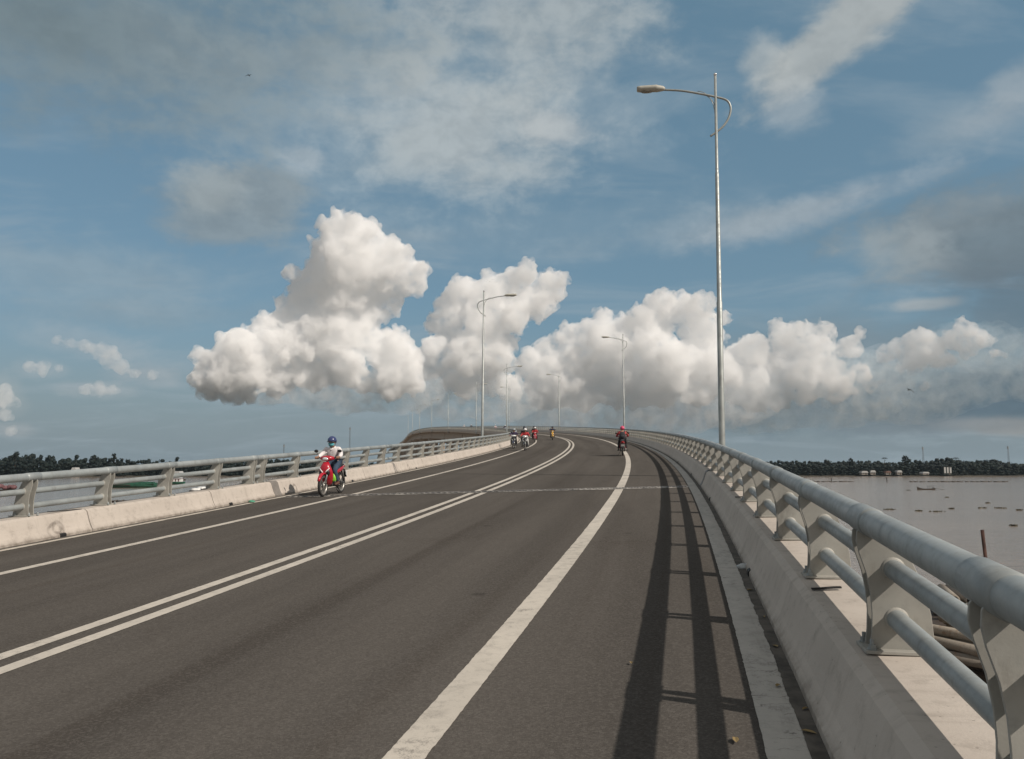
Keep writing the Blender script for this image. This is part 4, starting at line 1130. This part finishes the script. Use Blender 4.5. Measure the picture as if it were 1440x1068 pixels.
# ------------------------------------------------------------------ cumulus clouds (real volumes of lobes, far away)
CUMULUS = {
 'left': [(-12.07,15.73,1.49), (-10.35,15.58,1.3), (-13.11,14.63,1.1), (-11.3,13.86,2.24), (-9.08,13.86,1.79), (-7.32,13.14,1.4), (-6.48,13.55,0.75), (-13.45,12.7,1.35), (-12.38,12.13,1.99), (-15.23,13.03,0.6), (-14.37,11.31,1.4), (-15.39,10.59,1.1), (-13.39,10.15,1.74), (-10.99,10.88,1.74), (-8.63,10.95,0.9), (-9.54,12.09,1.4), (-15.83,9.42,1.25), (-16.74,8.62,1.1), (-14.29,8.33,1.89), (-12.4,8.88,1.74), (-10.81,9.23,1.4), (-18.43,7.21,1.69), (-19.65,6.22,1.59), (-20.52,5.72,1.2), (-18.81,5.17,1.25), (-17.89,4.67,0.7), (-16.95,6.51,1.69), (-20.14,4.99,0.9), (-15.19,6.57,1.49), (-21.28,7.18,0.45), (-8.73,8.01,1.49), (-7.9,8.51,1), (-9.46,7.45,0.9), (-7.97,6.64,1.69), (-6.98,5.67,0.9), (-8.45,5.4,1), (-7.24,7.29,1), (-12.84,7.12,1.69), (-11.29,6.58,1.3), (-16.32,5.48,0.9), (-18.01,8.27,1.2), (-17.04,9.37,0.9), (-19.07,7.42,1.1), (-15.92,7.89,1.49), (-20.2,6.53,1), (-13.76,6.03,1.1), (-10.16,5.62,0.9)],
 'tower': [(-5.43,9.89,0.75), (-4.39,10.65,1.2), (-3.03,11.65,1.49), (-3.8,12.43,0.8), (-1.52,11.66,1.74), (0.25,12.55,1.49), (1.12,13.44,0.85), (2.53,12.39,1.35), (3.35,12.88,0.7), (2.02,11.17,1.25), (0,10.43,1.4), (-2.02,9.68,1.49), (-4.02,9.17,1.25), (-5.42,8.16,1), (-3.01,7.69,1.69), (-1,7.7,1.4), (-4.91,7.08,1), (-0.25,8.69,0.8), (-2,6.45,0.9), (-6,7.06,1), (-4,6.09,1), (-1,6.11,1.2), (0.1,5.46,0.9), (-3,5.45,0.8)],
 'mid': [(1.1,7.1,1.1), (2.51,7.59,1.2), (4.02,8.57,1.2), (2,5.46,1.2), (3.5,5.7,1.69), (5.53,9.3,0.95), (6.54,10.22,0.8), (6.76,8.14,1.69), (8.01,9.1,1.49), (9.01,10.06,1.2), (10.6,10.99,1), (9.99,9.94,1.49), (11.95,10.45,1.2), (13.17,10.89,0.9), (13.37,9.33,1.49), (14.81,9.85,0.65), (5.49,5.68,1.69), (7.97,6.15,1.89), (10.43,7.08,2.19), (12.83,7.02,1.89), (10.39,5.12,1.4), (12.79,5.08,1.3), (14.25,6.5,1.4), (7.45,4.67,0.75), (4.61,7.28,1.49), (2.91,6.6,1.4), (6.1,6.91,1.49), (2,4.71,0.9), (4.99,4.69,1), (8.93,4.9,1.2)],
 'right': [(16.62,7.76,1.2), (15.9,6.93,1.4), (18.48,8.73,0.9), (19.84,8.89,0.9), (21.16,8.77,0.8), (22.48,9.06,0.45), (18.89,7.53,1.4), (20.68,7.68,1.1), (17.95,6.38,1.59), (16.55,5.47,1.3), (14.91,5.13,0.9), (19.74,6.08,1.2), (17.89,4.72,1.1), (21.07,6.26,1.1), (22.64,7.57,0.8), (21.89,5.07,1), (23.21,5.94,0.8), (19.7,4.91,1.1), (16.51,4.28,0.9), (23.31,8.45,0.4)],
 'far': [(24.72,7,0.65), (25.45,7.41,0.65), (26.4,7.71,0.75), (27.3,7.21,0.9), (27.02,8.11,0.6), (28.59,7.74,0.65), (29.19,8.26,0.7), (29.93,7.64,0.6), (30.56,7.5,0.35), (26.34,6.37,0.75), (25.51,6.06,0.45), (27.73,6.29,0.45), (28.33,6.44,0.35), (24.45,5.43,0.4), (26.87,4.87,0.35), (23.8,5,0.45), (30.82,6.75,0.35), (31.26,6.59,0.25), (29.32,6.94,0.45)],
 'small': [(-29.28,7.6,0.35), (-28.58,7.56,0.45), (-27.78,7.35,0.5), (-26.98,7.14,0.5), (-26.35,6.73,0.6), (-25.64,6.18,0.5), (-24.88,5.81,0.35), (-26.86,4.69,0.5), (-27.57,4.71,0.4), (-26.14,4.72,0.35), (-30.02,5.81,0.45), (-30.7,5.94,0.35), (-29.19,5.95,0.35), (-31.99,4,0.7), (-31.52,2.07,0.35), (-31.86,2.99,0.5), (-23.84,5.77,0.3)],
}
VEILS = [
 (-8.25,24.25, 18.43,7.47, 0, 0.95,0.7, (0.37,0.44,0.48)),
 (0,29.67, 11.46,4.48, -6, 0.8,0.75, (0.4,0.44,0.45)),
 (-26.7,25.99, 19.93,6.48, 6, 0.9,0.85, (0.2,0.255,0.282)),
 (-16.27,26.39, 11.46,2.49, 4, 0.9,0.4, (0.25,0.3,0.325)),
 (-31.17,25.99, 6.48,2.49, 0, 0.9,0.5, (0.15,0.2,0.22)),
 (-3.62,22.85, 9.96,4.48, -8, 0.8,0.55, (0.46,0.49,0.49)),
 (-19.68,16.77, 5.23,2.79, 10, 0.5,0.8, (0.238,0.288,0.318)),
 (-21.31,18.08, 2.49,1.79, 0, 0.5,0.6, (0.34,0.385,0.4)),
 (3.36,22.94, 2.99,1.3, -4, 0.6,0.6, (0.46,0.49,0.5)),
 (-14.53,20.57, 1.79,1, 0, 0.6,0.5, (0.42,0.47,0.5)),
 (23.52,27.38, 7.97,1.89, 28, 0.55,0.75, (0.43,0.45,0.44)),
 (17.93,26.06, 1.89,1.69, 0, 0.6,0.6, (0.43,0.46,0.46)),
 (19.55,23, 2.29,1.79, -20, 0.7,0.5, (0.42,0.46,0.48)),
 (21.93,16.98, 10.46,1.3, 11, 0.8,0.55, (0.4,0.44,0.47)),
 (14.02,16.17, 11.96,1.3, 6, 0.9,0.35, (0.34,0.4,0.44)),
 (28.84,20.09, 5.48,1.79, 10, 0.9,0.3, (0.36,0.41,0.44)),
 (32.64,21.96, 1.99,1.3, 20, 0.8,0.4, (0.42,0.45,0.46)),
 (31.61,20.58, 3.49,1.1, 10, 0.8,0.3, (0.38,0.42,0.45)),
 (31.59,13.99, 9.47,3.74, -4, 0.7,0.9, (0.17,0.218,0.25)),
 (25.23,13.62, 3.49,1.99, -10, 0.7,0.6, (0.32,0.365,0.385)),
 (28.98,15.43, 5.48,1.49, 12, 0.8,0.4, (0.285,0.33,0.355)),
 (27.12,10.06, 2.89,0.5, 0, 0.6,0.65, (0.42,0.45,0.46)),
 (32.44,9.46, 6.48,2.99, 0, 0.8,0.6, (0.115,0.155,0.19)),
 (21.97,7.15, 11.96,2.99, 0, 0.8,0.55, (0.2,0.25,0.285)),
 (28.02,4.16, 16.44,2.19, 2, 0.6,0.9, (0.1,0.15,0.19)),
 (20.96,3.47, 8.97,1.2, 0, 0.7,0.5, (0.16,0.21,0.245)),
 (31.67,2.23, 4.48,0.65, -4, 0.6,0.75, (0.3,0.305,0.3)),
 (26.75,2.43, 7.97,0.7, 0, 0.8,0.5, (0.2,0.235,0.26)),
 (-28.01,11.87, 11.46,2.49, 0, 0.9,0.45, (0.3,0.37,0.41)),
 (-27.39,7.38, 4.23,1.1, -14, 0.6,0.25, (0.44,0.46,0.47)),
 (-30.02,5.81, 1.79,0.7, 0, 0.6,0.25, (0.44,0.46,0.47)),
 (-26.86,4.74, 2.99,0.7, 0, 0.6,0.25, (0.46,0.47,0.47)),
 (-24.47,5.88, 2.99,1, 0, 0.7,0.5, (0.38,0.41,0.43)),
 (-31.99,4, 1.49,1.3, 0, 0.6,0.25, (0.46,0.47,0.46)),
 (-31.52,2.11, 1.3,0.45, 0, 0.6,0.25, (0.44,0.44,0.44)),
 (-23.37,9.82, 12.95,1.1, 4, 0.9,0.35, (0.26,0.33,0.375)),
 (-8.11,15.91, 5.98,0.6, 2, 0.9,0.3, (0.34,0.4,0.44)),
 (-1.02,16.06, 20.93,2.99, 4, 0.95,0.2, (0.32,0.39,0.43)),
 (-4.97,2.71, 15.94,1.69, 0, 0.8,0.35, (0.25,0.3,0.33)),
]

import numpy as np
ICO = {}
for lv in (1, 2):
    bm = bmesh.new(); bmesh.ops.create_icosphere(bm, subdivisions=lv, radius=1)
    bm.verts.ensure_lookup_table()
    ICO[lv] = (np.array([v.co[:] for v in bm.verts]), np.array([[v.index for v in f.verts] for f in bm.faces])); bm.free()
def mat_cloud(dens, lo=.35, hi=.60, rate=.12, col=(1, 1, 1)):
    m, t, b = material('cloud_vapour')
    t.n.remove(b); out = t.n['Material Output']
    pos = t.node('ShaderNodeNewGeometry').outputs['Position']
    n = t.noise(pos, .020, 6, .64, .4)
    d = t.ramp(n, lo, hi, 0.0, dens)
    v = t.node('ShaderNodeVolumeScatter', {'Color': col, 'Density': d, 'Anisotropy': -.45})
    t.l.new(v.outputs[0], out.inputs['Volume'])
    m.cycles.volume_step_rate = rate
    return m
BASE = {'left': [(-17.5, 5.2, 4.2, 1.2), (-11.5, 5.2, 5, 1.7), (-8, 5.3, 3.4, 1.9)], 'tower': [(-4, 5.0, 3.8, 2.0), (-1.0, 4.6, 3.6, 1.7)],
        'mid': [(4, 4.0, 5, 1.7), (10, 4.0, 6, 2.0), (14, 4.4, 4.5, 2.0)], 'right': [(17, 4.3, 5, 2.3), (21.5, 5.0, 5, 2.7)],
        'far': [(25.5, 5.2, 5.5, 2.6), (29.5, 6.2, 4.5, 2.6), (33, 6.0, 4, 2.4)]}
def cumulus(key, label, dens, seed, dist, puff=1.0, lo=.35, hi=.60):
    rg = random.Random(seed)
    k = dist*math.pi/180
    balls = []
    for az, el, r in CUMULUS[key]:
        d = dist + rg.uniform(-.8, .8)*r*k
        balls.append((az, el, r, d))
        for _ in range(20):
            u = Vector((rg.gauss(0, 1), -abs(rg.gauss(0, 1))*1.1, rg.gauss(.15, 1))).normalized()
            q = r*rg.uniform(.72, .98); rr_ = r*rg.uniform(.20, .42)
            cc = (az + q*u.x, el + q*u.z, d + q*k*u.y)
            balls.append((cc[0], cc[1], rr_, cc[2]))
            for _ in range(3):
                w_ = Vector((rg.gauss(0, 1), -abs(rg.gauss(0, 1)), rg.gauss(.2, 1))).normalized()*rr_*.9
                balls.append((cc[0] + w_.x, cc[1] + w_.z, rr_*rg.uniform(.35, .55), cc[2] + w_.y*k))
    V = []; F = []; nv = 0
    for az, el, r, d in balls:
        c = np.array((math.sin(R(az))*math.cos(R(el)), math.cos(R(az))*math.cos(R(el)), math.sin(R(el))))*d + (0, 0, EYE)
        tv, tf = ICO[2 if r > .5 else 1]
        V.append(tv*(r*k*.96) + c); F.append(tf + nv); nv += len(tv)
    me = bpy.data.meshes.new('cloud'); me.from_pydata(np.concatenate(V).tolist(), [], np.concatenate(F).tolist())
    o = bpy.data.objects.new('cloud', me); COL.objects.link(o)
    md = o.modifiers.new('r', 'REMESH'); md.mode = 'VOXEL'; md.voxel_size = 5.0
    dg = bpy.context.evaluated_depsgraph_get()
    me2 = bpy.data.meshes.new_from_object(o.evaluated_get(dg), depsgraph=dg)
    o.modifiers.clear(); o.data = me2
    nv = len(me2.vertices)
    off = Vector((seed*37.0, seed*11.0, 0))
    co_ = []
    vor, nz = noise.voronoi, noise.noise
    for v in me2.vertices:
        p = v.co
        h = (.55 - vor(p/62 + off)[0][0])*26 + (.5 - vor(p/24 + off)[0][0])*15 + nz(p/12 + off)*4.0 + nz(p/150 + off)*22
        co_.append(p + v.normal*(h*puff))
    me2.vertices.foreach_set('co', np.array(co_, dtype=np.float32).ravel()); me2.update()
    md = o.modifiers.new('r', 'REMESH'); md.mode = 'VOXEL'; md.voxel_size = 4.6
    dg = bpy.context.evaluated_depsgraph_get(); dg.update()
    me2 = bpy.data.meshes.new_from_object(o.evaluated_get(dg), depsgraph=dg)
    o.modifiers.clear(); o.data = me2
    # drop crumbs and sealed inner pockets left by the remesh
    n0 = len(me2.vertices); lab = np.arange(n0)
    ed = np.empty(len(me2.edges)*2, dtype=np.int32); me2.edges.foreach_get('vertices', ed); ed = ed.reshape(-1, 2)
    while True:
        m_ = np.minimum(lab[ed[:, 0]], lab[ed[:, 1]]); l2 = lab.copy()
        np.minimum.at(l2, ed[:, 0], m_); np.minimum.at(l2, ed[:, 1], m_); l2 = l2[l2]
        if (l2 == lab).all(): break
        lab = l2
    cnt = np.bincount(lab, minlength=n0)
    kill = np.nonzero(cnt[lab] < (1500 if key not in ('small', 'far') else 120))[0]
    if len(kill):
        bm = bmesh.new(); bm.from_mesh(me2); bm.verts.ensure_lookup_table()
        bmesh.ops.delete(bm, geom=[bm.verts[i] for i in kill], context='VERTS'); bm.to_mesh(me2); bm.free()
    me2.polygons.foreach_set('use_smooth', [True]*len(me2.polygons))
    me2.materials.clear(); me2.materials.append(mat_cloud(dens, lo, hi))
    if BASE.get(key):
        bm = bmesh.new()
        for az, el, rx, ry in BASE[key]:
            c = Vector((math.sin(R(az))*math.cos(R(el)), math.cos(R(az))*math.cos(R(el)), math.sin(R(el))))*dist + Vector((0, 0, EYE))
            bmesh.ops.create_icosphere(bm, subdivisions=3, radius=1, matrix=Matrix.Translation(c) @ Matrix.Rotation(-R(az), 4, 'Z') @ Matrix.Diagonal((rx*k, rx*k*.5, ry*k, 1)))
        me = bpy.data.meshes.new('cloud_base'); bm.to_mesh(me); bm.free()
        ob = bpy.data.objects.new('cloud_base', me); COL.objects.link(ob)
        md = ob.modifiers.new('r', 'REMESH'); md.mode = 'VOXEL'; md.voxel_size = 18.0
        me3 = bpy.data.meshes.new_from_object(ob.evaluated_get(bpy.context.evaluated_depsgraph_get()))
        ob.modifiers.clear(); ob.data = me3
        for v in me3.vertices:
            p = v.co; v.co = p + v.normal*(noise.fractal(p/90 + off, 1.0, 2.0, 2)*22)
        me3.materials.clear(); me3.materials.append(mat_cloud(.0085 if key in ('left', 'tower', 'mid') else .0075, .38, .70, .12, (.97, .985, 1.0) if key in ('left', 'tower', 'mid') else (.54, .65, .75))); ob.parent = o  # right and far bases: grey-blue albedo, cloud shade put into the colour
    tag(o, label, 'cloud', 'bright cumulus clouds'); o['kind'] = 'structure'
    return nv
cumulus('left', 'tallest white cumulus cloud at the left with an overhanging top', .043, 1, 3600)
cumulus('tower', 'white cumulus tower behind the left street lamps', .040, 2, 3750)
cumulus('mid', 'broad white cumulus bank right of the tower cloud', .036, 3, 3900)
cumulus('right', 'dimmer cumulus right of the near lamp post', .034, 4, 4050, .9)
cumulus('far', 'ragged small cumulus over the right bank', .030, 5, 4150, .8, .34, .56)
cumulus('small', 'small scattered cumulus scraps low at the left edge', .010, 6, 4000, .6)

# ------------------------------------------------------------------ air over the river
HAZE = 5e-5
mb = MB(); mb.box((0, 2600, 22.5), (9800, 6200, 53))
hz = mb.build('haze', bpy.data.materials.new('haze_air')); tag(hz, kind='stuff')
hm = hz.data.materials[0]; hm.use_nodes = True; ht = NT(hm.node_tree); ht.n.remove(ht.n['Principled BSDF'])
pv = ht.node('ShaderNodeVolumePrincipled', {'Color': (.66, .84, .98), 'Density': HAZE, 'Anisotropy': .2})
ht.l.new(pv.outputs[0], ht.n['Material Output'].inputs['Volume'])

# ------------------------------------------------------------------ sky
SUN_AZ, SUN_EL = 125.8, 39.3
w = bpy.data.worlds.new('World'); SC.world = w; w.use_nodes = True
t = NT(w.node_tree); bg_ = t.n['Background']
sky = t.node('ShaderNodeTexSky', sky_type='NISHITA', sun_disc=False, sun_elevation=R(SUN_EL), sun_rotation=R(SUN_AZ), altitude=50, air_density=1.0, dust_density=1.6, ozone_density=1.2)
co = t.node('ShaderNodeTexCoord').outputs['Generated']
sp = t.node('ShaderNodeSeparateXYZ', {0: co})
az = t.math('ARCTAN2', sp.outputs[0], sp.outputs[1]); el = t.math('ARCSINE', sp.outputs[2])
ae = t.node('ShaderNodeCombineXYZ', {0: t.math('MULTIPLY', az, 57.2958), 1: t.math('MULTIPLY', el, 57.2958), 2: 0.0}).outputs[0]
# cloud deck coordinates: direction carried to a flat layer overhead
den = t.math('ADD', t.math('MAXIMUM', sp.outputs[2], 0.0), .16)
flat = t.node('ShaderNodeCombineXYZ', {0: t.math('DIVIDE', sp.outputs[0], den), 1: t.math('DIVIDE', sp.outputs[1], den), 2: 0.0}).outputs[0]
nA = t.noise(t.mapping(flat, rot=(0, 0, .5), scale=(1.0, 1.9, 1)), 1.3, 9, .6, .6)
nB = t.noise(t.mapping(ae, scale=(.10, .19, 1)), 1.0, 9, .62, .35)
nC = t.noise(t.mapping(ae, loc=(3, 8, 0), scale=(.42, .62, 1)), 1.0, 6, .6, .2)
EXPO = 10.0                        # veil radiances below are divided back by the background strength
def C(c): return tuple(x*EXPO for x in c)
blue = t.mix(.62, sky.outputs[0], C((.132, .255, .328)))
col = blue
hz = t.ramp(sp.outputs[2], .20, -.01)
col = t.mix(t.math('MULTIPLY', hz, .85), col, C((.222, .272, .305)))
wisp = t.math('MULTIPLY', t.ramp(nA, .47, .70), .42)
col = t.mix(wisp, col, C((.33, .40, .45)))
ns = t.math('ADD', t.math('MULTIPLY', nB, 1.0), t.math('MULTIPLY', nC, .45))
def veil(col, a, e, rx, ry, rot, soft, op, c):
    v = t.mapping(ae, loc=(a, e, 0), rot=(0, 0, R(rot)), scale=(rx, ry, 1), typ='TEXTURE')
    ln = t.node('ShaderNodeVectorMath', {0: v}, operation='LENGTH').outputs['Value']
    f = t.math('ADD', t.math('SUBTRACT', 1.0, ln), t.math('MULTIPLY', t.math('SUBTRACT', ns, .725), 2.0))
    f = t.ramp(f, -.25, soft, 0, op)
    c2 = t.mix(t.ramp(nC, .35, .65), C(tuple(x*.94 for x in c)), C(tuple(min(1, x*1.06) for x in c)))
    return t.mix(f, col, c2)
for v in VEILS: col = veil(col, *v)
# unseen cloud added to warm and lift ambient light (overhead and behind the viewer)
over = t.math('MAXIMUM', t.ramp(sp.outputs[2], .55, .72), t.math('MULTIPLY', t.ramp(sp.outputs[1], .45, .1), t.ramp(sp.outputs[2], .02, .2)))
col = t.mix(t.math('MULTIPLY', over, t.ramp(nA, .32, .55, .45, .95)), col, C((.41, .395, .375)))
below = t.ramp(sp.outputs[2], -.005, -.05)
col = t.mix(below, col, C((.12, .12, .12)))
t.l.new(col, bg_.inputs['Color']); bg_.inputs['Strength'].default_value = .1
sun = bpy.data.lights.new('sun', 'SUN'); sun.energy = 3.85; sun.angle = R(.53); sun.color = (1, .905, .80)
so = bpy.data.objects.new('sun', sun); COL.objects.link(so)
sv = Vector((math.sin(R(SUN_AZ))*math.cos(R(SUN_EL)), math.cos(R(SUN_AZ))*math.cos(R(SUN_EL)), math.sin(R(SUN_EL))))
so.rotation_euler = sv.to_track_quat('Z', 'Y').to_euler()

# ------------------------------------------------------------------ camera, view
cam = bpy.data.cameras.new('camera'); cam.sensor_width = 36; cam.lens = 28.75; cam.clip_start = .1; cam.clip_end = 20000
cob = bpy.data.objects.new('camera', cam); COL.objects.link(cob)
cob.location = (0, 0, EYE); cob.rotation_euler = (math.pi/2 + math.atan(121/1150), 0, 0); SC.camera = cob
SC.render.engine = 'CYCLES'
SC.render.resolution_x, SC.render.resolution_y = 1024, 759
SC.cycles.max_bounces = 72; SC.cycles.volume_bounces = 72; SC.cycles.diffuse_bounces = 4; SC.cycles.glossy_bounces = 4; SC.cycles.transparent_max_bounces = 24
SC.cycles.use_denoising = True
SC.view_settings.view_transform = 'Standard'; SC.view_settings.look = 'None'; SC.view_settings.exposure = 0; SC.view_settings.gamma = 1
